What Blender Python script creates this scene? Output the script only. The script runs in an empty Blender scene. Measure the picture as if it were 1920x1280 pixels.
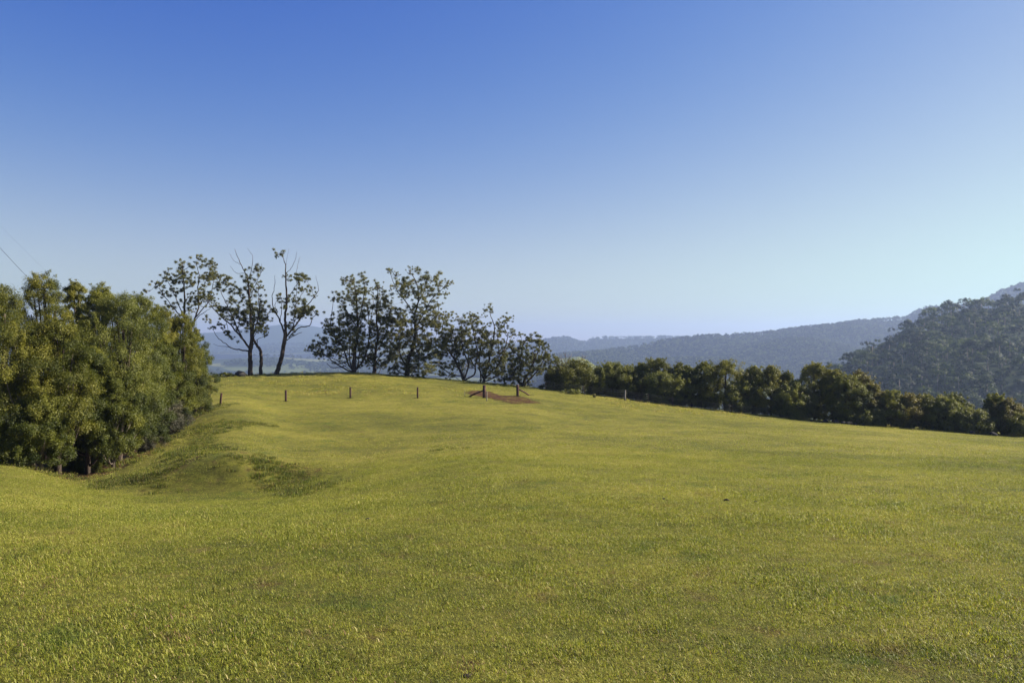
import bpy, math, random
import numpy as np
from mathutils import Vector

random.seed(7)
R = np.random.default_rng(11)
SC = bpy.context.scene
COL = SC.collection
F = 1920 * 28 / 36            # focal length in photo pixels
EYE = 1.6
CX, CY = 960.0, 640.0

def P(px, py, d):             # photo pixel at forward distance d -> world
    return np.array([(px - CX) / F * d, d, EYE + (CY - py) / F * d])

# ------------------------------------------------------------------ terrain
COLS = {   # photo column: (distance, row) pairs of the ground surface seen there
 -2500: [(10,1000),(20,930),(33,895),(45,868),(60,842),(100,800)],
 -300: [(10,1000),(20,925),(27,897),(33,876),(45,852),(60,830),(100,780)],
 0:    [(10,1002),(20,928),(27,900),(33,879),(42,864),(60,825),(100,745)],
 150:  [(10,1005),(20,948),(28,923),(36,903),(45,872),(60,815),(80,765),(98,725)],
 300:  [(10,1006),(20,955),(26.5,936),(29.2,925),(31.6,886),(38,858),(50,826),(65,785),(80,745),(98,709)],
 430:  [(10,1006),(20,955),(27,934),(29.3,924),(31.8,852),(34,844),(45,808),(62,762),(80,730),(98,704)],
 560:  [(10,1006),(20,945),(28,918),(30.6,906),(33.2,872),(38,853),(50,810),(62,780),(76,749),(100,699.5)],
 650:  [(10,1004),(20,926),(28,891),(36,861),(50,814),(76,749),(100,698)],
 770:  [(10,1000),(20,906),(28,870),(40,833),(55,797),(76,748),(100,706)],
 960:  [(10,1000),(20,886),(30,846),(40,822),(55,792),(76,754),(99,722)],
 1100: [(10,1000),(20,886),(30,847),(40,825),(55,800),(76,767),(96,740)],
 1300: [(10,1000),(20,890),(30,852),(40,831),(55,808),(75,783),(92,765)],
 1600: [(10,1000),(20,896),(30,861),(40,841),(55,821),(70,806),(84,796.5)],
 1920: [(10,1000),(20,901),(30,867),(40,850),(55,835),(76,820)],
 2300: [(10,1000),(20,906),(30,875),(40,860),(55,848),(70,840)],
 4500: [(10,1000),(20,910),(30,880),(40,868),(55,858),(70,850)],
}
def pchip(xs, ys, xq):
    xs = np.asarray(xs, float); ys = np.asarray(ys, float)
    h = np.diff(xs); dl = np.diff(ys) / h
    m = np.zeros(len(xs))
    for k in range(1, len(xs) - 1):
        if dl[k-1] * dl[k] > 0:
            w1 = 2*h[k] + h[k-1]; w2 = h[k] + 2*h[k-1]
            m[k] = (w1 + w2) / (w1/dl[k-1] + w2/dl[k])
    m[0] = dl[0]; m[-1] = dl[-1]
    i = np.clip(np.searchsorted(xs, xq) - 1, 0, len(h) - 1)
    t = np.clip((xq - xs[i]) / h[i], 0, 1)
    t2 = t*t; t3 = t2*t
    return ((2*t3 - 3*t2 + 1)*ys[i] + (t3 - 2*t2 + t)*h[i]*m[i] + (-2*t3 + 3*t2)*ys[i+1] + (t3 - t2)*h[i]*m[i+1])

DG = np.concatenate([np.arange(-40, 10, 0.5), np.arange(10, 262, 0.5)])
US = np.array(sorted(COLS), float)
UG = np.concatenate([np.linspace(-2500, -300, 60)[:-1], np.arange(-300, 2300, 8.0), np.linspace(2300, 4500, 60)])
CREST = {u: COLS[u][-1][0] for u in COLS}
tab = []
for u in US:
    pr = COLS[int(u)]
    ds = [-40, 0, 4.5] + [p[0] for p in pr]
    zs = [2.2, 0.0, -0.40] + [EYE + (CY - p[1]) / F * p[0] for p in pr]
    dc, zc = ds[-1], zs[-1]
    ds += [dc + 5, dc + 12, dc + 30, dc + 60, 262]
    zs += [zc - 0.32, zc - 1.1, zc - 4.6, zc - 13, zc - 42]
    tab.append(pchip(ds, zs, DG))
tab = np.array(tab)
ZT = np.array([pchip(US, tab[:, j], UG) for j in range(len(DG))])       # [d, u]
_w = [(R.uniform(0.15, 1.6), R.uniform(0, 6.28), R.uniform(0, 6.28)) for _ in range(26)]
def undul(x, y, seed=0):
    s = np.zeros(np.broadcast(x, y).shape)
    for k, (f, a, p) in enumerate(_w):
        s = s + np.sin(f*(x*math.cos(a) + y*math.sin(a)) + p + seed) / f**0.7
    return s / 8.0
def gz(x, y):
    x = np.asarray(x, float); y = np.asarray(y, float)
    u = CX + x * F / np.maximum(y, 6.0)
    u = np.clip(u, UG[0], UG[-1]); d = np.clip(y, DG[0], DG[-1] - .01)
    i = np.clip(np.searchsorted(UG, u) - 1, 0, len(UG) - 2)
    j = np.clip(np.searchsorted(DG, d) - 1, 0, len(DG) - 2)
    a = (u - UG[i]) / (UG[i+1] - UG[i]); b = (d - DG[j]) / (DG[j+1] - DG[j])
    z = (ZT[j, i]*(1-a) + ZT[j, i+1]*a)*(1-b) + (ZT[j+1, i]*(1-a) + ZT[j+1, i+1]*a)*b
    return z + undul(x, y) * 0.035 * np.clip(y / 12, 0, 1)
def hit(px, py, dmin=4.0):        # first ground point under a photo pixel
    ds = np.arange(dmin, 130, 0.05)
    xs = (px - CX) / F * ds
    rows = CY - (gz(xs, ds) - EYE) / ds * F
    k = np.argmax(rows <= py)
    if rows[k] > py: k = np.argmin(rows[:int((100-dmin)/.05)])
    return np.array([xs[k], ds[k], gz(xs[k], ds[k])])
def gpt(px, d):
    x = (px - CX) / F * d
    return np.array([x, d, float(gz(x, d))])

# ------------------------------------------------------------------ helpers
def prop(o, label=None, cat=None, group=None, kind=None):
    if label: o['label'] = label
    if cat: o['category'] = cat
    if group: o['group'] = group
    if kind: o['kind'] = kind
    return o
def mesh_np(name, V, Q=None, T=None, mat=None, attrs=None, smooth=False):
    me = bpy.data.meshes.new(name)
    V = np.asarray(V, np.float32)
    nq = 0 if Q is None else len(Q); nt = 0 if T is None else len(T)
    me.vertices.add(len(V)); me.vertices.foreach_set('co', V.ravel())
    loops = []; starts = []
    if nq: loops.append(np.asarray(Q, np.int32).ravel()); starts.append(np.arange(nq)*4)
    if nt: loops.append(np.asarray(T, np.int32).ravel()); starts.append(nq*4 + np.arange(nt)*3)
    lv = np.concatenate(loops); st = np.concatenate(starts).astype(np.int32)
    me.loops.add(len(lv)); me.loops.foreach_set('vertex_index', lv)
    me.polygons.add(nq + nt); me.polygons.foreach_set('loop_start', st)
    if smooth: me.polygons.foreach_set('use_smooth', np.ones(nq + nt, bool))
    me.update(calc_edges=True)
    for k, v in (attrs or {}).items():
        at = me.attributes.new(k, 'FLOAT', 'POINT'); at.data.foreach_set('value', np.asarray(v, np.float32))
    if mat: me.materials.append(mat)
    return me
def link(name, me, parent=None, loc=None):
    o = bpy.data.objects.new(name, me); COL.objects.link(o)
    if parent: o.parent = parent
    if loc is not None: o.location = loc
    return o
def empty(name, loc, label, cat, group=None):
    o = bpy.data.objects.new(name, None); COL.objects.link(o); o.location = loc
    o.empty_display_size = 0.3
    return prop(o, label, cat, group)
class MB:
    def __init__(s): s.V = []; s.Q = []; s.T = []; s.n = 0
    def add(s, V, Q=(), T=()):
        s.V.append(np.asarray(V, float)); s.Q += [[a + s.n for a in q] for q in Q]; s.T += [[a + s.n for a in t] for t in T]
        s.n += len(V)
    def tube(s, pts, rad, n=6, wob=0.0):
        pts = np.asarray(pts, float); m = len(pts)
        tan = np.gradient(pts, axis=0); tan /= np.linalg.norm(tan, axis=1)[:, None] + 1e-9
        ref = np.array([0.31, 1, 0.12]) if abs(tan[:, 2]).mean() > .6 else np.array([0.1, 0.2, 1.0])
        V = []
        for i in range(m):
            a = np.cross(tan[i], ref); a /= np.linalg.norm(a) + 1e-9; b = np.cross(tan[i], a)
            for k in range(n):
                t = 2*math.pi*k/n; r = rad[i]*(1 + (random.uniform(-wob, wob) if wob else 0))
                V.append(pts[i] + (a*math.cos(t) + b*math.sin(t))*r)
        Q = [[i*n+k, i*n+(k+1) % n, (i+1)*n+(k+1) % n, (i+1)*n+k] for i in range(m-1) for k in range(n)]
        V += [pts[0], pts[-1]]; c0, c1 = m*n, m*n+1
        T = [[c0, (k+1) % n, k] for k in range(n)] + [[c1, (m-1)*n+k, (m-1)*n+(k+1) % n] for k in range(n)]
        s.add(V, Q, T)
    def mesh(s, name, mat, smooth=True):
        return mesh_np(name, np.concatenate(s.V), s.Q or None, s.T or None, mat, smooth=smooth)
def smoothline(pts, k=4):
    pts = np.asarray(pts, float); n = len(pts)
    if n < 3: return np.array([pts[0] + (pts[-1]-pts[0])*t for t in np.linspace(0, 1, k+1)])
    tt = np.arange(n); q = np.linspace(0, n-1, (n-1)*k + 1)
    out = np.zeros((len(q), pts.shape[1]))
    ext = np.vstack([2*pts[0]-pts[1], pts, 2*pts[-1]-pts[-2]])
    for a, t in enumerate(q):
        i = min(int(t), n-2); f = t - i
        p0, p1, p2, p3 = ext[i], ext[i+1], ext[i+2], ext[i+3]
        out[a] = .5*((2*p1) + (-p0+p2)*f + (2*p0-5*p1+4*p2-p3)*f*f + (-p0+3*p1-3*p2+p3)*f**3)
    return out

# ------------------------------------------------------------------ materials
def newmat(name):
    m = bpy.data.materials.new(name); m.use_nodes = True
    nt = m.node_tree; nt.nodes.clear()
    return m, nt, nt.nodes, nt.links
def ramp(N, stops):
    r = N.new('ShaderNodeValToRGB')
    while len(r.color_ramp.elements) < len(stops): r.color_ramp.elements.new(.5)
    for e, (p, c) in zip(r.color_ramp.elements, stops): e.position = p; e.color = (*c, 1)
    return r
def noise(N, L, scale, vec=None, detail=4, rough=.55):
    n = N.new('ShaderNodeTexNoise'); n.inputs['Scale'].default_value = scale
    n.inputs['Detail'].default_value = detail; n.inputs['Roughness'].default_value = rough
    if vec is not None: L.new(vec, n.inputs['Vector'])
    return n
def mixc(N, L, fac, a, b, mode='MIX'):
    m = N.new('ShaderNodeMix'); m.data_type = 'RGBA'; m.blend_type = mode
    for sock, v in ((0, fac), (6, a), (7, b)):
        if hasattr(v, 'links'): L.new(v, m.inputs[sock])
        elif sock == 0: m.inputs[0].default_value = v
        else: m.inputs[sock].default_value = (*v, 1)
    return m.outputs[2]
def fmath(N, L, op, a, b=None, clamp=False):
    m = N.new('ShaderNodeMath'); m.operation = op; m.use_clamp = clamp
    for i, v in enumerate((a, b)):
        if v is None: continue
        if hasattr(v, 'links'): L.new(v, m.inputs[i])
        else: m.inputs[i].default_value = v
    return m.outputs[0]
def leafmat(name, dark, mid, light, trans=.35, rough=.5, spec=.2, vary=.22):
    m, nt, N, L = newmat(name)
    a = N.new('ShaderNodeAttribute'); a.attribute_name = 'tint'
    oi = N.new('ShaderNodeObjectInfo')
    f = fmath(N, L, 'ADD', a.outputs['Fac'], fmath(N, L, 'MULTIPLY', fmath(N, L, 'SUBTRACT', oi.outputs['Random'], .5), vary), True)
    r = ramp(N, [(0, dark), (.5, mid), (1, light)]); L.new(f, r.inputs[0])
    p = N.new('ShaderNodeBsdfPrincipled'); p.inputs['Roughness'].default_value = rough
    p.inputs['Specular IOR Level'].default_value = spec
    L.new(r.outputs[0], p.inputs['Base Color'])
    t = N.new('ShaderNodeBsdfTranslucent')
    L.new(mixc(N, L, 1.0, r.outputs[0], (1.25, 1.3, .6), 'MULTIPLY'), t.inputs['Color'])
    ms = N.new('ShaderNodeMixShader'); ms.inputs[0].default_value = trans
    L.new(p.outputs[0], ms.inputs[1]); L.new(t.outputs[0], ms.inputs[2])
    o = N.new('ShaderNodeOutputMaterial'); L.new(ms.outputs[0], o.inputs[0])
    return m
def barkmat(name, c1, c2, c3, scale=3.0):
    m, nt, N, L = newmat(name)
    g = N.new('ShaderNodeNewGeometry')
    mp = N.new('ShaderNodeMapping'); mp.inputs['Scale'].default_value = (1, 1, .25); L.new(g.outputs['Position'], mp.inputs[0])
    n = noise(N, L, scale, mp.outputs[0], 6, .65)
    r = ramp(N, [(.32, c1), (.52, c2), (.7, c3)]); L.new(n.outputs[0], r.inputs[0])
    p = N.new('ShaderNodeBsdfPrincipled'); p.inputs['Roughness'].default_value = .9; p.inputs['Specular IOR Level'].default_value = .15
    L.new(r.outputs[0], p.inputs['Base Color'])
    b = N.new('ShaderNodeBump'); b.inputs['Strength'].default_value = .6; b.inputs['Distance'].default_value = .04
    n2 = noise(N, L, scale*5, mp.outputs[0], 5, .7); L.new(n2.outputs[0], b.inputs['Height']); L.new(b.outputs[0], p.inputs['Normal'])
    o = N.new('ShaderNodeOutputMaterial'); L.new(p.outputs[0], o.inputs[0])
    return m

M = {}
M['olive'] = leafmat('olive leaves', (.024, .034, .008), (.082, .090, .013), (.20, .185, .026), .3)
M['green'] = leafmat('green leaves', (.023, .035, .008), (.078, .090, .013), (.185, .182, .025), .3)
M['pale'] = leafmat('pale green leaves', (.036, .048, .012), (.100, .112, .022), (.205, .205, .042), .3)
M['rust'] = leafmat('rust tinged leaves', (.030, .036, .010), (.096, .090, .019), (.19, .160, .035), .3)
M['grey'] = leafmat('grey brush', (.040, .042, .026), (.085, .080, .050), (.15, .13, .085), .2)
M['gum'] = leafmat('gum leaves', (.036, .043, .016), (.105, .110, .040), (.20, .180, .070), .38, .45, .2)
M['forest'] = leafmat('forest leaves', (.008, .015, .006), (.027, .046, .011), (.105, .130, .028), .3, .6, .1, .85)
M['bark'] = barkmat('dark gum bark', (.020, .016, .014), (.050, .038, .030), (.17, .13, .10))
M['palebark'] = barkmat('pale bark', (.07, .055, .04), (.16, .13, .10), (.30, .26, .21))
M['deadwood'] = barkmat('dead wood', (.07, .06, .055), (.14, .12, .11), (.24, .21, .19))
M['postwood'] = barkmat('weathered post wood', (.025, .012, .012), (.060, .030, .027), (.13, .085, .07), 6)
M['greypost'] = barkmat('grey post wood', (.10, .09, .07), (.22, .20, .16), (.36, .33, .28), 6)
M['rock'] = barkmat('field stone', (.014, .013, .012), (.030, .028, .026), (.065, .06, .055), 2.5)
M['clod'] = barkmat('dark earth', (.010, .008, .007), (.025, .019, .015), (.06, .045, .03), 8)

def wiremat(name, c):
    m, nt, N, L = newmat(name)
    g = N.new('ShaderNodeNewGeometry'); n = noise(N, L, 1.3, g.outputs['Position'])
    p = N.new('ShaderNodeBsdfPrincipled'); p.inputs['Metallic'].default_value = .6; p.inputs['Roughness'].default_value = .5
    L.new(mixc(N, L, n.outputs[0], c, tuple(v*.6 for v in c)), p.inputs['Base Color'])
    o = N.new('ShaderNodeOutputMaterial'); L.new(p.outputs[0], o.inputs[0]); return m
M['wire'] = wiremat('galvanised wire', (.22, .22, .22)); M['cable'] = wiremat('power cable', (.10, .10, .12))

# grass palette shared by ground and blades
G_LUSH, G_MID, G_DRY, G_STRAW = (.122, .154, .022), (.262, .264, .036), (.352, .332, .076), (.55, .46, .21)
def field_color(N, L):
    g = N.new('ShaderNodeNewGeometry'); pos = g.outputs['Position']
    n1 = noise(N, L, .055, pos, 3, .5); n2 = noise(N, L, .35, pos, 5, .6); n3 = noise(N, L, 2.2, pos, 4, .6)
    s = fmath(N, L, 'ADD', fmath(N, L, 'MULTIPLY', n1.outputs[0], .45), fmath(N, L, 'MULTIPLY', n2.outputs[0], .35))
    s = fmath(N, L, 'ADD', s, fmath(N, L, 'MULTIPLY', n3.outputs[0], .25))
    return s, pos, n2, n3
def grassmat():
    m, nt, N, L = newmat('pasture grass')
    s, pos, n2, n3 = field_color(N, L)
    a = N.new('ShaderNodeAttribute'); a.attribute_name = 'tint'
    oi = N.new('ShaderNodeObjectInfo')
    f = fmath(N, L, 'ADD', fmath(N, L, 'MULTIPLY', fmath(N, L, 'SUBTRACT', s, .52), 1.5), a.outputs['Fac'])
    f = fmath(N, L, 'ADD', f, fmath(N, L, 'MULTIPLY', fmath(N, L, 'SUBTRACT', oi.outputs['Random'], .5), .14), True)
    r = ramp(N, [(0, (.040, .044, .012)), (.22, G_LUSH), (.48, G_MID), (.72, G_DRY), (.88, G_STRAW), (1, (.22, .125, .065))]); L.new(f, r.inputs[0])
    lush = N.new('ShaderNodeMapRange'); lush.inputs[1].default_value = .56; lush.inputs[2].default_value = .64; lush.inputs[4].default_value = .75
    L.new(noise(N, L, .6, pos, 9, .78).outputs[0], lush.inputs[0])
    gc = mixc(N, L, lush.outputs[0], r.outputs[0], mixc(N, L, .85, r.outputs[0], (.075, .112, .015)))
    dead = N.new('ShaderNodeMapRange'); dead.inputs[1].default_value = .57; dead.inputs[2].default_value = .70; dead.inputs[4].default_value = .75
    L.new(noise(N, L, 1.5, pos, 6, .7).outputs[0], dead.inputs[0])
    gc = mixc(N, L, dead.outputs[0], gc, mixc(N, L, .8, gc, (.145, .088, .042)))
    p = N.new('ShaderNodeBsdfPrincipled'); p.inputs['Roughness'].default_value = .5; p.inputs['Specular IOR Level'].default_value = .15
    L.new(gc, p.inputs['Base Color'])
    t = N.new('ShaderNodeBsdfTranslucent'); L.new(mixc(N, L, 1., gc, (1.15, 1.2, .6), 'MULTIPLY'), t.inputs['Color'])
    ms = N.new('ShaderNodeMixShader'); ms.inputs[0].default_value = .38
    L.new(p.outputs[0], ms.inputs[1]); L.new(t.outputs[0], ms.inputs[2])
    o = N.new('ShaderNodeOutputMaterial'); L.new(ms.outputs[0], o.inputs[0]); return m
M['grass'] = grassmat()
def groundmat():
    m, nt, N, L = newmat('pasture ground')
    s, pos, n2, n3 = field_color(N, L)
    n4 = noise(N, L, 9, pos, 6, .7); n5 = noise(N, L, 40, pos, 4, .7)
    f = fmath(N, L, 'ADD', fmath(N, L, 'MULTIPLY', fmath(N, L, 'SUBTRACT', s, .52), 2.0), .42)
    f = fmath(N, L, 'ADD', f, fmath(N, L, 'MULTIPLY', fmath(N, L, 'SUBTRACT', n4.outputs[0], .5), .8), True)
    r = ramp(N, [(0, (.034, .034, .010)), (.3, (.085, .086, .015)), (.6, (.170, .156, .026)), (1, (.25, .205, .058))]); L.new(f, r.inputs[0])
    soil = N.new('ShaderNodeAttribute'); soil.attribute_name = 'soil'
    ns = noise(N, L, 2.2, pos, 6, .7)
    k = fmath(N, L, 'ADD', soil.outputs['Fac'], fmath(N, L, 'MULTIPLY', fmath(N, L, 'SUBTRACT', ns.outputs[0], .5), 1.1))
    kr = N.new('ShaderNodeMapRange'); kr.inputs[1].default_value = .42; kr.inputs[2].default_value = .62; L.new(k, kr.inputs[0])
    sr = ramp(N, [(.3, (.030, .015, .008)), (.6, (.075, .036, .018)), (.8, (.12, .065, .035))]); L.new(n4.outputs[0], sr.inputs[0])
    lush = N.new('ShaderNodeMapRange'); lush.inputs[1].default_value = .56; lush.inputs[2].default_value = .64; lush.inputs[4].default_value = .8
    L.new(noise(N, L, .6, pos, 9, .78).outputs[0], lush.inputs[0])
    gc = mixc(N, L, lush.outputs[0], r.outputs[0], (.045, .072, .012))
    dead = N.new('ShaderNodeMapRange'); dead.inputs[1].default_value = .57; dead.inputs[2].default_value = .70; dead.inputs[4].default_value = .7
    L.new(noise(N, L, 1.5, pos, 6, .7).outputs[0], dead.inputs[0])
    gc = mixc(N, L, dead.outputs[0], gc, (.10, .062, .03))
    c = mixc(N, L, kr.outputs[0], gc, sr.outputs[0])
    p = N.new('ShaderNodeBsdfPrincipled'); p.inputs['Roughness'].default_value = .9; p.inputs['Specular IOR Level'].default_value = .1
    L.new(c, p.inputs['Base Color'])
    b = N.new('ShaderNodeBump'); b.inputs['Strength'].default_value = .9; b.inputs['Distance'].default_value = .05
    L.new(fmath(N, L, 'ADD', n4.outputs[0], n5.outputs[0]), b.inputs['Height']); L.new(b.outputs[0], p.inputs['Normal'])
    o = N.new('ShaderNodeOutputMaterial'); L.new(p.outputs[0], o.inputs[0]); return m
M['ground'] = groundmat()
def dirtmat():
    m, nt, N, L = newmat('red dirt')
    g = N.new('ShaderNodeNewGeometry'); n = noise(N, L, 1.6, g.outputs['Position'], 8, .7)
    r = ramp(N, [(.3, (.022, .011, .006)), (.46, (.042, .021, .011)), (.56, (.070, .036, .020)), (.62, (.07, .055, .018)), (.7, (.16, .15, .03))]); L.new(n.outputs[0], r.inputs[0])
    p = N.new('ShaderNodeBsdfPrincipled'); p.inputs['Roughness'].default_value = .95; p.inputs['Specular IOR Level'].default_value = .05; L.new(r.outputs[0], p.inputs['Base Color'])
    b = N.new('ShaderNodeBump'); b.inputs['Strength'].default_value = 1; b.inputs['Distance'].default_value = .08; L.new(n.outputs[0], b.inputs['Height']); L.new(b.outputs[0], p.inputs['Normal'])
    o = N.new('ShaderNodeOutputMaterial'); L.new(p.outputs[0], o.inputs[0]); return m
M['dirt'] = dirtmat()
def landmat(name, kind):
    m, nt, N, L = newmat(name)
    g = N.new('ShaderNodeNewGeometry'); pos = g.outputs['Position']
    p = N.new('ShaderNodeBsdfPrincipled'); p.inputs['Roughness'].default_value = .95; p.inputs['Specular IOR Level'].default_value = .05
    if kind == 'valley':
        v = N.new('ShaderNodeTexVoronoi'); v.inputs['Scale'].default_value = .0032
        nw = noise(N, L, .004, pos, 4); vm = N.new('ShaderNodeVectorMath'); vm.operation = 'MULTIPLY_ADD'
        L.new(nw.outputs['Color'], vm.inputs[0]); vm.inputs[1].default_value = (240, 240, 0); L.new(pos, vm.inputs[2])
        L.new(vm.outputs[0], v.inputs['Vector'])
        sep = N.new('ShaderNodeSeparateColor'); L.new(v.outputs['Color'], sep.inputs[0])
        r = ramp(N, [(0, (.018, .028, .014)), (.66, (.026, .038, .016)), (.70, (.07, .085, .03)), (.88, (.12, .125, .05)), (1, (.07, .09, .03))]); L.new(sep.outputs[0], r.inputs[0])
        for e in r.color_ramp.elements: pass
        n = noise(N, L, .03, pos, 5)
        c = mixc(N, L, .5, r.outputs[0], mixc(N, L, n.outputs[0], (.25, .25, .25), (1.6, 1.6, 1.6)), 'MULTIPLY')
    elif kind == 'forest':
        n = noise(N, L, .05, pos, 6, .7)
        r = ramp(N, [(.35, (.012, .020, .009)), (.55, (.028, .042, .014)), (.75, (.06, .075, .022))]); L.new(n.outputs[0], r.inputs[0]); c = r.outputs[0]
    else:
        n = noise(N, L, .02, pos, 5, .6)
        r = ramp(N, [(.35, (.055, .075, .022)), (.6, (.11, .12, .036))]); L.new(n.outputs[0], r.inputs[0]); c = r.outputs[0]
    L.new(c, p.inputs['Base Color'])
    o = N.new('ShaderNodeOutputMaterial'); L.new(p.outputs[0], o.inputs[0]); return m
M['valley'] = landmat('valley farmland', 'valley'); M['wooded'] = landmat('wooded slope', 'forest'); M['paddock'] = landmat('far paddock', 'paddock')

# ------------------------------------------------------------------ ground sheet
uu = np.concatenate([np.linspace(-2500, -300, 70)[:-1], np.arange(-300, 2240, 8.0), np.linspace(2240, 4500, 70)])
dd = np.concatenate([np.linspace(-40, 4, 30)[:-1], np.arange(4, 20, .3), np.arange(20, 60, .4), np.arange(60, 112, .5), np.linspace(112, 260, 50)])
UU, DD = np.meshgrid(uu, dd)
XX = (UU - CX) / F * np.maximum(DD, 6.0); YY = DD
ZZ = gz(XX, YY)
PY = CY - (ZZ - EYE) / np.maximum(DD, .5) * F
def seg_mask(pts, w):      # soft mask near a world polyline on the ground
    m = np.zeros(XX.shape)
    for a, b in zip(pts[:-1], pts[1:]):
        ab = b[:2] - a[:2]; L2 = ab @ ab + 1e-9
        t = np.clip(((XX - a[0])*ab[0] + (YY - a[1])*ab[1]) / L2, 0, 1)
        dist = np.hypot(XX - a[0] - t*ab[0], YY - a[1] - t*ab[1])
        m = np.maximum(m, np.clip(1 - dist / w, 0, 1))
    return m
edge = [gpt(-60, 37), gpt(60, 38), gpt(150, 37.5), gpt(215, 39.5), gpt(255, 43.5), gpt(300, 50), gpt(345, 56), gpt(400, 64)]
edge_fine = [e0 + (e1-e0)*t for e0, e1 in zip(edge[:-1], edge[1:]) for t in np.linspace(0, 1, 9)]
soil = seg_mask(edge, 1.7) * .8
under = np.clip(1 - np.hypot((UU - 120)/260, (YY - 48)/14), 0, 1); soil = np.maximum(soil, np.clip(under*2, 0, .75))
for lip_, k_ in (([gpt(330, 32), gpt(400, 33.5), gpt(470, 33.5), gpt(530, 33), gpt(575, 32)], .46), ([gpt(352, 32.7), gpt(372, 33)], .55)): soil = np.maximum(soil, k_*np.clip(1.4*seg_mask(lip_, 1.8), 0, 1))  # brown patch, plus soil tone that paints the bank's shaded face darker
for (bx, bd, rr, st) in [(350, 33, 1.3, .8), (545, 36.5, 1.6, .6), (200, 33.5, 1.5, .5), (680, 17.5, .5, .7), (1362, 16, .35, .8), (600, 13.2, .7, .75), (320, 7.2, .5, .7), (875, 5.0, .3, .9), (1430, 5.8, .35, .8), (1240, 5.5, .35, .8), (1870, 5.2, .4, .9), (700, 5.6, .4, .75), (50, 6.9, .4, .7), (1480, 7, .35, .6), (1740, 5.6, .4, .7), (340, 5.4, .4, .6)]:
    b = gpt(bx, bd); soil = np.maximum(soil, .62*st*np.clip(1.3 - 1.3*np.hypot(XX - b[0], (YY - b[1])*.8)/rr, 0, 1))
nr, nc = XX.shape
idx = np.arange(nr*nc).reshape(nr, nc)
Q = np.stack([idx[:-1, :-1], idx[:-1, 1:], idx[1:, 1:], idx[1:, :-1]], -1).reshape(-1, 4)
V = np.stack([XX, YY, ZZ], -1).reshape(-1, 3)
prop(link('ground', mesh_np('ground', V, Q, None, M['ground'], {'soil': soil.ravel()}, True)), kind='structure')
def soil_at(x, y):
    u = CX + x*F/np.maximum(y, 6.0)
    i = np.clip(np.searchsorted(uu, u), 0, nc-1); j = np.clip(np.searchsorted(dd, y), 0, nr-1)
    return soil[j, i]

# red dirt in the gateway
def poly_in(px, py, poly):
    n = len(poly); r = np.zeros(np.shape(px), bool); j = n-1
    for i in range(n):
        xi, yi = poly[i]; xj, yj = poly[j]
        c = ((yi > py) != (yj > py)) & (px < (xj-xi)*(py-yi)/(yj-yi+1e-9) + xi)
        r ^= c; j = i
    return r
DIRT = [(820 + a/4.571, 690 + b/4.571) for a, b in [(238, 212), (280, 196), (340, 191), (400, 198), (470, 206), (520, 222), (560, 236), (690, 240), (740, 248), (780, 262), (840, 282), (905, 299), (860, 306), (780, 303), (700, 310), (620, 302), (560, 288), (500, 272), (440, 262), (390, 246), (330, 238), (270, 232)]]
DW = [hit(a, b, 60)[:2] for a, b in DIRT]
x0, y0 = np.min(DW, 0); x1, y1 = np.max(DW, 0)
gx, gy = np.meshgrid(np.arange(x0, x1+.1, .12), np.arange(y0, y1+.1, .12))
jit = R.uniform(-.16, .16, gx.shape) + .22*np.sin(gx*3.1 + 2*np.sin(gy*2.3)) + .15*np.sin(gy*5.7 + gx*4.1)
ins = poly_in(gx + jit, gy + jit*.7, DW)
gi = np.arange(gx.size).reshape(gx.shape)
cell = ins[:-1, :-1] & ins[1:, :-1] & ins[:-1, 1:] & ins[1:, 1:]
Q = np.stack([gi[:-1, :-1], gi[:-1, 1:], gi[1:, 1:], gi[1:, :-1]], -1)[cell]
V = np.stack([gx, gy, gz(gx, gy) + .02], -1).reshape(-1, 3)
used = np.unique(Q); remap = -np.ones(len(V), int); remap[used] = np.arange(len(used))
prop(link('dirt_patch', mesh_np('dirt_patch', V[used], remap[Q], None, M['dirt'], None, True)), kind='structure')

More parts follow.
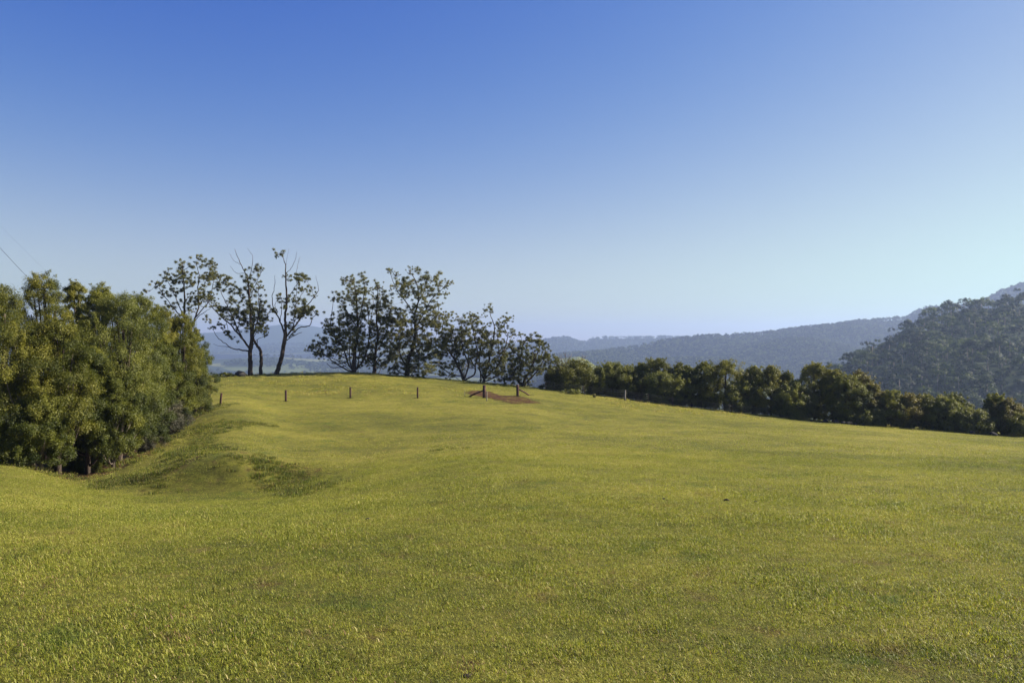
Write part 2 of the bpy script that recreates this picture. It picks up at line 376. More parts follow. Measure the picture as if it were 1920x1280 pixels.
# ------------------------------------------------------------------ instancing for uncountable stuff
def proto_collection(name, meshes):
    c = bpy.data.collections.new(name)
    for k, me in enumerate(meshes):
        o = bpy.data.objects.new('%s %02d' % (name, k), me); c.objects.link(o)
    return c
def scatter(name, pts, rot, scl, ind, coll):
    me = bpy.data.meshes.new(name)
    me.vertices.add(len(pts)); me.vertices.foreach_set('co', np.asarray(pts, np.float32).ravel())
    a = me.attributes.new('rot', 'FLOAT_VECTOR', 'POINT'); a.data.foreach_set('vector', np.asarray(rot, np.float32).ravel())
    a = me.attributes.new('scl', 'FLOAT_VECTOR', 'POINT'); a.data.foreach_set('vector', np.asarray(scl, np.float32).ravel())
    a = me.attributes.new('ind', 'INT', 'POINT'); a.data.foreach_set('value', np.asarray(ind, np.int32))
    o = link(name, me)
    ng = bpy.data.node_groups.new(name + ' scatter', 'GeometryNodeTree')
    ng.interface.new_socket('Geometry', in_out='INPUT', socket_type='NodeSocketGeometry')
    ng.interface.new_socket('Geometry', in_out='OUTPUT', socket_type='NodeSocketGeometry')
    N, L = ng.nodes, ng.links
    gi_ = N.new('NodeGroupInput'); go = N.new('NodeGroupOutput')
    ci = N.new('GeometryNodeCollectionInfo'); ci.inputs['Collection'].default_value = coll
    ci.inputs['Separate Children'].default_value = True; ci.inputs['Reset Children'].default_value = True
    ip = N.new('GeometryNodeInstanceOnPoints'); ip.inputs['Pick Instance'].default_value = True
    def na(n, t):
        x = N.new('GeometryNodeInputNamedAttribute'); x.data_type = t; x.inputs['Name'].default_value = n; return x.outputs['Attribute']
    L.new(gi_.outputs[0], ip.inputs['Points']); L.new(ci.outputs[0], ip.inputs['Instance'])
    L.new(na('ind', 'INT'), ip.inputs['Instance Index']); L.new(na('rot', 'FLOAT_VECTOR'), ip.inputs['Rotation']); L.new(na('scl', 'FLOAT_VECTOR'), ip.inputs['Scale'])
    L.new(ip.outputs[0], go.inputs[0])
    md = o.modifiers.new('scatter', 'NODES'); md.node_group = ng
    return o

# ------------------------------------------------------------------ grass
def tuft(n, rad, lmin, lmax, w, bend, tint_mu, tint_sd, straw=.06):
    ang = R.uniform(0, 6.283, n); rr = rad*np.sqrt(R.uniform(0, 1, n))
    base = np.stack([rr*np.cos(ang), rr*np.sin(ang), np.zeros(n) - .012], -1)
    l = R.uniform(lmin, lmax, n); az = R.uniform(0, 6.283, n)
    dirv = np.stack([np.cos(az), np.sin(az), np.zeros(n)], -1)
    side = np.stack([-np.sin(az), np.cos(az), np.zeros(n)], -1)
    bd = np.abs(R.normal(bend, .28, n)).clip(.05, 1.25)
    ww = w*R.uniform(.6, 1.25, n)
    mid = base + dirv*(l*.42*np.sin(bd*.6))[:, None]; mid[:, 2] += l*.55*np.cos(bd*.6)
    tip = mid + dirv*(l*.55*np.sin(bd*1.25))[:, None]; tip[:, 2] += l*.5*np.cos(bd*1.25)
    V = np.stack([base - side*ww[:, None]/2, base + side*ww[:, None]/2, mid + side*ww[:, None]*.42, mid - side*ww[:, None]*.42, tip], 1)
    b = np.arange(n)[:, None]*5
    Q = b + np.array([[0, 1, 2, 3]]); T = b + np.array([[3, 2, 4]])
    t = R.normal(tint_mu, tint_sd, n); t = np.where(R.uniform(0, 1, n) < straw, R.uniform(.80, 1.2, n), t)
    return V.reshape(-1, 3), Q, T, np.repeat(t, 5)
tufts = []
for spec in [(170, .22, .010, .032, .0034, 1.0, .42, .15)]*4 + [(150, .34, .012, .034, .0054, 1.0, .43, .15)]*3 + [(85, .62, .018, .045, .013, .8, .45, .17)]*3 + [(80, .22, .05, .13, .010, .6, .06, .16)]*2 + [(46, .12, .025, .065, .0045, .6, .22, .15)]*2 + [(40, .35, .08, .24, .02, .5, .72, .14)]:
    V_, Q_, T_, t_ = tuft(*spec); tufts.append(mesh_np('grass tuft', V_, Q_, T_, M['grass'], {'tint': t_}))
tc = proto_collection('grass tuft', tufts)
pts, rot, scl, ind = [], [], [], []
def spread(n, d0, d1, ids, s0, s1, margin=.1, keep=None, clump=0.0):
    y = np.sqrt(R.uniform(d0*d0, d1*d1, n)); u = R.uniform(-.643 - margin, .643 + margin, n)
    x = u*y
    k = soil_at(x, y) + R.normal(0, .22, n) < .62
    if d1 > 100: k &= ~poly_in(x, y, DW)
    if keep is not None: k &= keep(x, y)
    if clump: k &= undul(x*45, y*45, 9) > R.normal(-.75, .3, len(x))
    x, y = x[k], y[k]; z = gz(x, y)
    m = len(x); pts.append(np.stack([x, y, z], -1))
    rot.append(np.stack([R.normal(0, .08, m), R.normal(0, .08, m), R.uniform(0, 6.283, m)], -1))
    s = R.uniform(s0, s1, m)*(.9 + .3*np.clip(undul(x*9, y*9, 3) + .4, 0, 1.4)); scl.append(np.stack([s, s, s*R.uniform(.7, 1.3, m)], -1))
    ind.append(R.choice(ids, m))
spread(27000, 3.2, 16, [0, 1, 2, 3], .8, 1.35, .2, lambda x, y: R.uniform(0, 1, len(y)) < np.clip((16 - y)/6, 0, 1), 1)
spread(26000, 8.5, 36, [4, 5, 6], .8, 1.35, .1, lambda x, y: R.uniform(0, 1, len(y)) < np.clip((y - 8.5)/6, 0, 1)*np.clip((36 - y)/8, 0, 1), 1)
spread(30000, 25, 112, [7, 8, 9], .7, 1.25, .1, lambda x, y: R.uniform(0, 1, len(y)) < np.clip((y - 25)/10, 0, 1))
spread(700, 3.4, 13, [12, 13], .7, 1.3, .2, lambda x, y: undul(x*1.2, y*1.2, 1.3) > .15)
spread(900, 10, 45, [12, 13], .9, 1.6, .1, lambda x, y: undul(x*.9, y*.9, 5) > .35)
BANKS = [([(318, 874), (350, 860), (400, 853), (450, 858), (490, 872), (530, 888), (575, 908)], 17, 1.0), ([(175, 908), (220, 906), (275, 898), (300, 890)], 9, .8), ([(300, 905), (360, 890), (420, 885), (500, 900), (560, 922), (640, 925)], 22, .55)]
def bank(x, y):     # coarse grass on the mound's lip, darkened further to paint its shaded face
    u = CX + x*F/y; v = CY - (gz(x, y) - EYE)/y*F; m = np.zeros(len(x))
    for pts_, w_, k_ in BANKS:
        for (ax, ay), (bx_, by_) in zip(pts_[:-1], pts_[1:]):
            dx, dy = bx_-ax, by_-ay; t = np.clip(((u-ax)*dx + (v-ay)*dy)/(dx*dx+dy*dy), 0, 1)
            m = np.maximum(m, k_*np.clip(1.25 - np.hypot((u-ax-t*dx)*.55, v-ay-t*dy)/w_, 0, 1))
    return m
spread(80000, 24, 44, [10, 11], .35, 1.3, .05, lambda x, y: R.uniform(0, 1, len(x)) < .8*bank(x, y)*np.clip(.5 + 1.3*undul(x*2.5, y*2.5, 2), .05, 1))
spread(14000, 33, 66, [10, 11], .6, 1.6, .05, lambda x, y: R.uniform(0, 1, len(x)) < np.clip(1.3 - np.min([np.hypot(x - q[0], y - q[1]) for q in edge_fine], 0)/1.4, 0, 1))
spread(9000, 34, 52, [10, 11], .6, 1.2, .05, lambda x, y: (np.abs(CX + x*F/y - 620) < 260) & (undul(x, y, 4) > .55))
spread(26000, 70, 86, [7, 8], .35, .8, 0, lambda x, y: poly_in(x, y, DW) & (undul(x*2.2, y*2.2, 6) > .1))
spread(2600, 80, 112, [14], .6, 1.2, .0, lambda x, y: undul(x*.7, y*.7, 7) > -.1)
for (ppx, ppy) in [(413, 758), (536, 752.5), (657, 746.5), (783, 746.5), (908, 746), (970.5, 743), (876, 743.5), (995, 741)]:
    q_ = hit(ppx, ppy, 45); n_ = 6; x_ = q_[0] + R.normal(0, .13, n_); y_ = q_[1] + R.normal(-.05, .12, n_)
    pts.append(np.stack([x_, y_, gz(x_, y_)], -1)); rot.append(np.stack([R.normal(0, .1, n_), R.normal(0, .1, n_), R.uniform(0, 6.28, n_)], -1))
    s_ = R.uniform(.5, 1.15, n_); scl.append(np.stack([s_, s_, s_], -1)); ind.append(R.choice([10, 11], n_))
grass = scatter('grass', np.concatenate(pts), np.concatenate(rot), np.concatenate(scl), np.concatenate(ind), tc)
prop(grass, 'short yellow green pasture grass covering the paddock', 'grass', kind='stuff')

# ------------------------------------------------------------------ foliage
def leaves(C, rad, n_per, ll, lw, squash=.8, up=.35, droop=0.0, tint=None, shell=.55, NC=None, outw=.75, jit=.5):
    C = np.asarray(C, float); n = len(C); rad = np.asarray(rad, float); tint = np.full(n, .5) if tint is None else np.asarray(tint)
    cnt = np.maximum(8, (n_per*np.clip((rad/rad.mean())**1.6, .3, 2.5)).astype(int))
    ii = np.repeat(np.arange(n), cnt); m = len(ii)
    v = R.normal(0, 1, (m, 3)); v /= np.linalg.norm(v, axis=1)[:, None]
    q = (shell + (1-shell)*R.uniform(0, 1, m))*R.uniform(.55, 1.05, m)
    off = v*(rad[ii]*q)[:, None]; off[:, 2] *= squash
    p = C[ii] + off
    vn = v
    if NC is not None:
        vn = p - np.asarray(NC)[ii]; vn /= np.linalg.norm(vn, axis=1)[:, None] + 1e-9
    nrm = vn*outw + v*.25 + np.array([0, 0, up]) + R.normal(0, jit, (m, 3)); nrm /= np.linalg.norm(nrm, axis=1)[:, None]
    t = R.normal(0, 1, (m, 3)) + v*.5; t[:, 2] -= droop*2
    t -= nrm*(t*nrm).sum(1)[:, None]; t /= np.linalg.norm(t, axis=1)[:, None] + 1e-9
    b = np.cross(nrm, t)
    l = ll*R.uniform(.6, 1.3, m); w = lw*R.uniform(.6, 1.3, m)
    V = np.stack([p - t*(l*.5)[:, None], p + b*(w*.5)[:, None] - nrm*(w*.12)[:, None], p + t*(l*.5)[:, None], p - b*(w*.5)[:, None] - nrm*(w*.12)[:, None]], 1).reshape(-1, 3)
    Q = np.arange(m)[:, None]*4 + np.array([[0, 1, 2, 3]])
    tv = np.clip(tint[ii] + R.normal(0, .12, m), 0, 1)
    return V, Q, np.repeat(tv, 4)

def dense_tree(name, label, px, d, top, hw, mat, cat='tree', group=None, low=.1, leaf=(.15, .085), n_per=60, lobes=None, trunk='bark', flat=.42, sd=None, tb=0.0, point=.45):
    b = gpt(px, d); topz = EYE + (CY - top)/F*d; H = topz - b[2]
    root = empty(name, b, label, cat, group)
    hw = hw*1.12; nl = lobes or int(18 + 5.2*hw + 1.5*H)
    C, rr, tt, stems, NCs = [], [], [], [], []
    for k in range(nl):
        h = low + (1 - low)*((k + R.uniform(0, 1))/nl)
        prof = (math.sin(math.pi*min(1, (h - low*.4)/(1-low*.4)*.86 + .14))**.6)*(1.0 if h < flat else 1 - point*((h-flat)/(1-flat))**1.4)
        a = k*2.399 + R.uniform(-.5, .5); q = hw*prof*math.sqrt(R.uniform(.22, 1.0))*.82
        lr = R.uniform(.26, .42)*hw*(.75 if h > .8 else 1.0) + .12
        if k == nl - 1: q = .1*hw
        lz = min(h*H, H - lr*.72)
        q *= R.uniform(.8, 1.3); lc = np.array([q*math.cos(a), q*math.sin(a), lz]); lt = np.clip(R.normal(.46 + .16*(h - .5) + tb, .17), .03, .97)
        stems.append(lc)
        nc_ = int(R.integers(9, 15))
        for _ in range(nc_):
            v = R.normal(0, 1, 3); v[2] = abs(v[2])*.8 - .25; v[:2] += .6*np.array([math.cos(a), math.sin(a)]); v /= np.linalg.norm(v)
            c = lc + v*lr*R.uniform(.6, 1.0)*np.array([1, 1, .85]); c[2] = max(c[2], .25)
            C.append(c); rr.append(lr*R.uniform(.3, .6)); tt.append(np.clip(lt + R.normal(0, .07), 0, 1)); NCs.append(lc - [0, 0, lr*.3])
        if R.uniform() < (.85 if h > .72 else .4) and h > .3:     # a plume standing out of the crown
            for s_ in range(3):
                C.append(lc + np.array([math.cos(a)*.25*lr*(s_), math.sin(a)*.25*lr*s_, lr*(.8 + .36*s_)])); rr.append(lr*(.40 - .08*s_)); tt.append(min(1, lt + .1)); NCs.append(lc)
                C[-1][2] = min(C[-1][2], H + R.uniform(-.1, .35))
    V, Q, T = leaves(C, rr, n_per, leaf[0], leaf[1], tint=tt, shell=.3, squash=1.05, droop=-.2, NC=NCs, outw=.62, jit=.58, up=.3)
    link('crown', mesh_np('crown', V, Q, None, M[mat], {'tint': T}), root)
    mb = MB(); lean = R.normal(0, .05*H, 2)
    tp = smoothline([(0, 0, -.25), (lean[0]*.25, lean[1]*.25, H*.25), (lean[0]*.7, lean[1]*.7, H*.55), (lean[0], lean[1], H*.85)], 3)
    r0 = .018*H + .03; mb.tube(tp, np.linspace(r0, r0*.3, len(tp)), 7, .08)
    for k in range(0, len(stems), 2):
        s = stems[k]; f = min(.8, max(.08, s[2]/H*.7)); base = tp[int(f*(len(tp)-1))]
        mid = base*.5 + s*.5 + np.array([0, 0, -.06*H]); pl = smoothline([base, mid, s], 3)
        mb.tube(pl, np.linspace(r0*.38, r0*.12, len(pl)), 5)
    link('trunk', mb.mesh('trunk', M[trunk]), root)
    return root

# ------------------------------------------------------------------ traced gum trees on the crest
def gum(label, d, base, limbs, clumps, sc, org, depth, n_per=70, seed=0, extra_r=1.0, twigs=True, fill=.6):
    cv = lambda x, y: (org[0] + x/sc, org[1] + y/sc)
    bp = cv(*base[:2]); g = gpt(bp[0], d)
    root = empty('gum_tree', g, label, 'tree', 'gum trees along the crest')
    mb = MB(); nodes = []
    for li, L_ in enumerate(limbs):
        tipdy = 0 if li == 0 else R.uniform(-1, 1)*depth*.8
        p0 = L_[0]; st = 0.0
        if nodes:        # start from where the limb joins an earlier one
            q = np.array(cv(*p0[:2])); k = np.argmin([np.hypot(*(n[3] - q)) for n in nodes]); st = nodes[k][0][1] - d
        pts = []
        for i, pt in enumerate(L_):
            f = i/(len(L_)-1); dy = st*(1-f) + (st + tipdy)*f*f + st*(f - f*f)*1.0
            px, py = cv(*pt[:2]); w = P(px, py, d + dy)
            if li == 0 and i == 0: w = np.array([g[0], g[1], g[2] - .15])
            pts.append(np.append(w, pt[2]/sc/F*d*(.85 if li == 0 else .66)))
        sm = smoothline(pts, 4)
        jt = R.normal(0, .03, (len(sm), 3)); jt[0] = 0
        mb.tube(sm[:, :3] + jt - g, np.maximum(sm[:, 3], .012), 7 if li == 0 else 5, .06)
        for s in sm:
            px = CX + s[0]/s[1]*F; py = CY - (s[2]-EYE)/s[1]*F
            nodes.append((s[:3], s[3], li, np.array([px, py])))
    NP = np.array([n[3] for n in nodes]); N3 = np.array([n[0] for n in nodes])
    C, rr, tt = [], [], []
    clumps = list(clumps)
    if fill:
        ym = np.median([q[1] for q in clumps])
        base_c = list(clumps)
        for (x, y, r) in base_c + (base_c if fill > 1 else []):
            if R.uniform() < fill*(1.0 if y > ym - 60 else .35): clumps.append((x + R.normal(0, 1.0)*r, y + abs(R.normal(0, .9))*r, r*R.uniform(.55, .9)))
        low = [q for q in clumps if q[1] > ym]
        for _ in range(4 if fill >= 1 else 0):       # extra thin stems fanning from the foot
            q = low[int(R.integers(0, len(low)))]; f = P(*cv(q[0], q[1]), d + R.normal(0, .4)*depth); a = g + np.array([R.normal(0, .35), R.normal(0, .3), -.1])
            pl = smoothline([a, a*.55 + f*.45 + np.array([R.normal(0, .25), 0, .5]), f], 4); mb.tube(pl - g + R.normal(0, .025, pl.shape), np.linspace(R.uniform(.04, .07), .018, len(pl)), 5)
            for s in pl[4:]: nodes.append((s, .03, 9, np.array([CX + s[0]/s[1]*F, CY - (s[2]-EYE)/s[1]*F])))
        NP = np.array([n[3] for n in nodes]); N3 = np.array([n[0] for n in nodes])
    for (x, y, r) in clumps:
        px, py = cv(x, y); rp = r/sc
        dist = np.hypot(NP[:, 0] - px, (NP[:, 1] - py - rp*.6)*1.0); k = np.argmin(dist + R.uniform(0, 6, len(dist)))
        dy = N3[k][1] - d + R.normal(0, .28)*depth
        c = P(px, py, d + dy); rm = rp/F*d*extra_r
        m = max(4, int(4 + rm*10)); sub = []
        for _ in range(m):       # a clump is a few flattened leaf sprays
            o = R.normal(0, .78, 3)*rm*np.array([1, 1, .8]); s = rm*R.uniform(.36, .72)
            C.append(c + o - g); rr.append(s); tt.append(np.clip(R.normal(.5, .16), 0, 1)); sub.append(c + o)
        if twigs:
            a = N3[k]; mid = a*.45 + c*.55 + np.array([R.normal(0, .15), 0, -.12*np.linalg.norm(c - a)])
            pl = smoothline([a, mid, c], 3); mb.tube(pl - g, np.linspace(max(.018, min(.05, nodes[k][1]*.6)), .012, len(pl)), 4)
            for s in sub[:5]:
                mb.tube(np.array([mid, (mid + s)/2 + R.normal(0, .06, 3), s]) - g, [.02, .014, .009], 3)
    V, Q, T = leaves(C, rr, 95, .15, .05, squash=.78, up=.3, droop=.6, tint=tt, shell=.1)
    link('crown', mesh_np('crown', V, Q, None, M['gum'], {'tint': T}), root)
    link('trunk', mb.mesh('trunk', M['bark']), root)
    return root
S3, O3 = 4.572, (270, 440); S4, O4 = 3.84, (560, 480)
gum('multi stemmed gum tree rising behind the leafy thicket', 94, (392, 1190), [
 [(392, 1190, 26), (388, 950, 22), (392, 850, 18), (370, 760, 14), (345, 690, 12), (350, 560, 9), (345, 440, 7), (335, 350, 5), (330, 250, 3)],
 [(392, 850, 14), (415, 790, 12), (440, 700, 11), (470, 600, 9), (460, 480, 7), (470, 350, 5), (440, 230, 3)],
 [(345, 690, 8), (300, 680, 8), (230, 600, 6), (160, 500, 4), (100, 430, 3)],
 [(430, 720, 8), (500, 640, 7), (560, 560, 6), (590, 430, 4), (600, 340, 3)],
 [(335, 690, 7), (280, 560, 6), (240, 470, 4), (190, 380, 3)], [(420, 760, 6), (480, 690, 5), (540, 650, 3), (600, 600, 2)],
 [(460, 480, 5), (520, 420, 4), (560, 330, 3), (570, 250, 2)]],
 [(95, 415, 35), (130, 425, 25), (215, 290, 20), (190, 370, 40), (270, 355, 35), (240, 390, 30), (330, 245, 45), (370, 290, 40), (340, 350, 50), (330, 390, 40), (440, 225, 50), (470, 200, 30), (560, 255, 45), (590, 240, 25), (540, 340, 55), (520, 400, 50), (560, 350, 40), (640, 345, 35), (620, 440, 45), (590, 330, 30), (720, 395, 30), (240, 480, 35), (310, 460, 30), (390, 440, 35), (400, 510, 35), (420, 540, 25), (150, 530, 35), (230, 600, 40), (330, 570, 30), (410, 570, 35), (380, 630, 30), (470, 560, 30), (520, 540, 35), (550, 550, 30), (500, 470, 30), (540, 720, 30), (600, 600, 30)], S3, O3, 2.6)
gum('tall gum tree with thick dark trunk, low left limb and bare twig top', 97, (912, 1187), [
 [(912, 1187, 26), (910, 1090, 22), (910, 1000, 21), (920, 950, 20), (922, 850, 15), (915, 700, 13), (905, 550, 10), (890, 400, 7), (870, 330, 5), (830, 250, 3.5), (800, 180, 2.5), (778, 125, 1.6)],
 [(908, 985, 16), (850, 900, 13), (790, 830, 11), (740, 770, 9), (650, 690, 7), (580, 620, 5), (530, 560, 4), (480, 520, 3)],
 [(898, 998, 10), (830, 985, 9), (760, 975, 7), (680, 920, 5), (630, 880, 4), (600, 830, 3)],
 [(760, 975, 4), (700, 955, 3), (650, 955, 2.5), (590, 935, 1.6)],
 [(850, 900, 9), (790, 780, 8), (730, 640, 6), (690, 560, 5), (640, 450, 3)],
 [(925, 900, 9), (960, 780, 8), (985, 640, 6), (980, 500, 4), (985, 420, 3)], [(890, 400, 5), (920, 300, 4), (932, 190, 2.5), (890, 120, 1.5)],
 [(930, 950, 6), (970, 900, 4), (1030, 870, 2.5)], [(860, 330, 3), (790, 330, 2.5), (740, 270, 1.6)], [(840, 260, 2.5), (770, 220, 2), (735, 160, 1.4)], [(905, 560, 5), (960, 420, 4), (1000, 330, 2.5), (1008, 250, 1.5)],
 [(800, 850, 5), (820, 740, 4), (850, 640, 3)], [(700, 730, 4), (730, 860, 2.5), (720, 900, 1.6)], [(920, 860, 6), (905, 770, 5), (840, 700, 3)]],
 [(700, 370, 30), (740, 420, 28), (790, 460, 45), (770, 490, 40), (870, 420, 45), (920, 350, 40), (960, 290, 45), (990, 300, 22), (960, 390, 38), (890, 480, 45), (900, 560, 55), (880, 640, 55), (830, 650, 55), (760, 600, 50), (740, 560, 40), (680, 650, 42), (720, 700, 45), (790, 690, 45), (860, 720, 50), (960, 720, 45), (1030, 700, 35), (1000, 570, 40), (1030, 590, 26), (990, 640, 42), (940, 650, 45), (650, 630, 30), (640, 760, 28), (730, 830, 38), (700, 830, 20), (1000, 800, 42), (960, 810, 38), (1040, 805, 24), (1035, 850, 22), (590, 800, 26), (600, 520, 32), (570, 560, 28), (900, 780, 40), (960, 480, 32)], S3, O3, 2.6)
gum('short arched gum trunk bending left into the tall gum beside it', 98.5, (1000, 1190), [
 [(1000, 1190, 20), (1003, 1120, 17), (1004, 1050, 16), (995, 985, 15), (965, 945, 13), (938, 890, 10), (935, 800, 8), (945, 700, 6), (930, 600, 4)],
 [(968, 950, 9), (972, 920, 6), (970, 900, 3)], [(940, 880, 5), (975, 820, 4), (1010, 760, 2.5)]],
 [(935, 690, 42), (930, 600, 40), (965, 760, 34), (1015, 750, 32), (945, 640, 36)], S3, O3, 1.4)
gum('leaning gum tree standing apart on the crest, slanted dark trunk and thin open crown', 98, (1135, 1194), [
 [(1135, 1194, 28), (1150, 1130, 23), (1170, 1080, 22), (1192, 980, 21), (1208, 880, 20), (1212, 800, 13), (1210, 700, 12), (1225, 550, 10), (1215, 400, 7), (1215, 280, 5), (1190, 190, 3), (1160, 160, 2)],
 [(1208, 870, 13), (1180, 770, 11), (1135, 680, 8), (1100, 600, 6), (1105, 500, 4), (1125, 420, 3), (1118, 350, 1.6)],
 [(1222, 870, 13), (1280, 800, 11), (1340, 720, 9), (1370, 640, 8), (1430, 570, 6), (1480, 500, 5), (1495, 460, 3), (1470, 350, 1.6)],
 [(1240, 880, 8), (1300, 820, 7), (1350, 790, 7), (1420, 780, 6), (1450, 710, 4), (1495, 650, 1.8)],
 [(1222, 905, 7), (1280, 865, 5), (1355, 835, 3)], [(1280, 800, 7), (1290, 700, 6), (1300, 600, 5), (1340, 530, 4), (1380, 470, 3)],
 [(1215, 330, 3.5), (1260, 290, 3), (1300, 200, 2), (1310, 145, 1.4)], [(1300, 560, 4), (1310, 430, 3), (1310, 330, 2.5), (1320, 250, 2), (1340, 190, 1.3)],
 [(1215, 290, 2), (1225, 210, 1.6), (1245, 120, 1)], [(1170, 740, 5), (1180, 620, 4), (1170, 520, 2.5)], [(1135, 680, 4), (1125, 600, 3), (1150, 540, 2)], [(1225, 560, 5), (1280, 470, 4), (1340, 380, 2.5)],
 [(1450, 540, 2.5), (1440, 460, 2), (1410, 420, 1.5)]],
 [(1170, 160, 34), (1145, 180, 18), (1200, 145, 18), (1290, 375, 32), (1340, 365, 48), (1390, 380, 42), (1310, 350, 28), (1360, 465, 38), (1420, 465, 33), (1150, 530, 32), (1180, 545, 18), (1200, 350, 18), (1240, 580, 42), (1270, 600, 34), (1350, 600, 46), (1390, 610, 38), (1310, 640, 46), (1290, 670, 38), (1380, 670, 46), (1440, 670, 42), (1360, 640, 38), (1120, 645, 28), (1110, 660, 18), (1250, 800, 38), (1230, 770, 22), (1330, 700, 28), (1200, 620, 26), (1280, 540, 26)], S3, O3, 2.2)
gum('bushy many stemmed gum tree with a low branch reaching left over the crest', 101, (395, 850), [
 [(395, 850, 22), (398, 760, 17), (402, 690, 15), (425, 550, 12), (420, 400, 8), (410, 250, 5), (390, 170, 3)],
 [(385, 835, 10), (330, 810, 8), (280, 780, 7), (200, 720, 5), (130, 660, 3.5), (80, 660, 2)], [(390, 830, 9), (350, 760, 9), (330, 690, 8), (280, 600, 6), (230, 500, 4), (250, 320, 2.5)],
 [(400, 835, 10), (445, 780, 9), (475, 730, 9), (500, 620, 7), (510, 500, 5), (490, 340, 3)], [(340, 790, 6), (290, 800, 5), (240, 800, 4), (200, 770, 2.5)], [(420, 520, 6), (350, 400, 5), (290, 330, 3)], [(425, 500, 6), (460, 350, 5), (480, 190, 3)],
 [(395, 840, 8), (365, 740, 7), (370, 600, 5)], [(405, 840, 8), (430, 760, 7), (440, 640, 5)]],
 [(315, 170, 18), (350, 170, 32), (390, 180, 38), (455, 160, 33), (480, 185, 28), (380, 240, 42), (420, 240, 42), (470, 240, 38), (330, 300, 32), (270, 295, 33), (380, 300, 42), (440, 300, 42), (490, 330, 33), (250, 310, 22), (420, 360, 42), (350, 390, 42), (300, 420, 38), (260, 430, 33), (390, 440, 46), (450, 430, 46), (330, 470, 46), (230, 490, 38), (210, 510, 28), (290, 530, 42), (370, 540, 46), (440, 540, 46), (230, 570, 38), (300, 590, 46), (370, 600, 46), (440, 620, 46), (150, 610, 42), (120, 620, 28), (110, 660, 22), (75, 663, 14), (170, 660, 38), (220, 650, 38), (280, 670, 38), (350, 660, 42), (420, 680, 42), (200, 700, 28), (330, 720, 28), (450, 720, 38)], S4, O4, 3.2, fill=1.05)
gum('slender gum tree in the crest clump with one dark stem and a small topknot', 102, (545, 855), [
 [(545, 855, 18), (548, 760, 14), (552, 700, 12), (570, 580, 9), (560, 450, 7), (570, 300, 4), (570, 215, 2.5)], [(555, 690, 7), (610, 600, 6), (650, 470, 4), (640, 320, 2.5)], [(550, 720, 6), (510, 640, 5), (520, 480, 4), (540, 300, 2.5)],
 [(548, 780, 7), (590, 720, 6), (650, 660, 4), (680, 560, 3)], [(565, 560, 5), (620, 450, 4), (680, 385, 2.5)], [(546, 800, 6), (500, 740, 5), (480, 680, 3)]],
 [(570, 215, 30), (550, 235, 18), (600, 230, 18), (545, 290, 28), (530, 350, 32), (600, 290, 36), (630, 310, 38), (590, 360, 42), (650, 350, 38), (560, 390, 42), (680, 385, 38), (620, 400, 42), (520, 480, 42), (580, 450, 46), (650, 450, 46), (540, 540, 46), (600, 520, 46), (660, 530, 46), (540, 620, 42), (600, 620, 46), (660, 610, 42), (490, 690, 38), (540, 720, 38), (610, 700, 42), (660, 690, 42), (600, 760, 33), (500, 770, 28), (680, 740, 28), (720, 470, 32)], S4, O4, 2.6, fill=1.05)
gum('tallest gum tree of the crest clump, forked dark trunk and wide rounded top', 101, (780, 870), [
 [(780, 870, 24), (783, 800, 20), (790, 740, 18), (825, 650, 16), (840, 520, 12), (835, 420, 9), (860, 330, 6), (850, 200, 4), (800, 110, 2.5)], [(835, 430, 7), (780, 340, 6), (710, 250, 4.5), (680, 180, 3), (655, 110, 2)],
 [(842, 520, 8), (880, 450, 7), (910, 400, 6), (960, 310, 4.5), (1030, 240, 3), (1080, 190, 2)], [(845, 540, 6), (920, 490, 5), (1000, 430, 3)], [(800, 720, 9), (850, 690, 8), (900, 640, 6), (980, 600, 4)],
 [(785, 800, 8), (740, 730, 7), (720, 620, 5), (730, 480, 3)], [(782, 830, 8), (840, 800, 7), (900, 760, 5), (930, 700, 3)], [(855, 340, 5), (900, 260, 4), (920, 160, 2.5)], [(780, 850, 6), (720, 830, 5), (690, 790, 3)], [(835, 640, 7), (860, 720, 5), (870, 800, 4)]],
 [(655, 100, 24), (700, 120, 14), (800, 105, 24), (855, 100, 18), (700, 200, 32), (740, 190, 36), (790, 170, 36), (770, 220, 36), (720, 235, 22), (840, 200, 40), (910, 150, 42), (960, 150, 42), (1010, 165, 38), (1030, 200, 32), (1075, 200, 24), (1060, 220, 18), (880, 220, 40), (940, 210, 36), (800, 260, 40), (860, 270, 40), (920, 260, 36), (980, 265, 36), (1030, 270, 32), (760, 270, 30), (900, 320, 30), (980, 330, 28), (1010, 350, 22), (960, 380, 36), (900, 390, 36), (1000, 400, 28), (770, 390, 40), (740, 410, 32), (830, 380, 36), (960, 430, 36), (880, 450, 40), (800, 460, 46), (740, 480, 40), (930, 490, 46), (1000, 480, 36), (860, 540, 48), (780, 550, 48), (920, 560, 46), (720, 560, 40), (840, 620, 48), (770, 630, 46), (920, 640, 46), (980, 610, 40), (710, 650, 40), (850, 700, 46), (930, 710, 46), (740, 720, 40), (790, 790, 40), (870, 790, 40), (930, 790, 36), (700, 800, 36), (840, 840, 32), (900, 840, 32), (680, 840, 28), (990, 690, 40)], S4, O4, 3.6, fill=1.05)
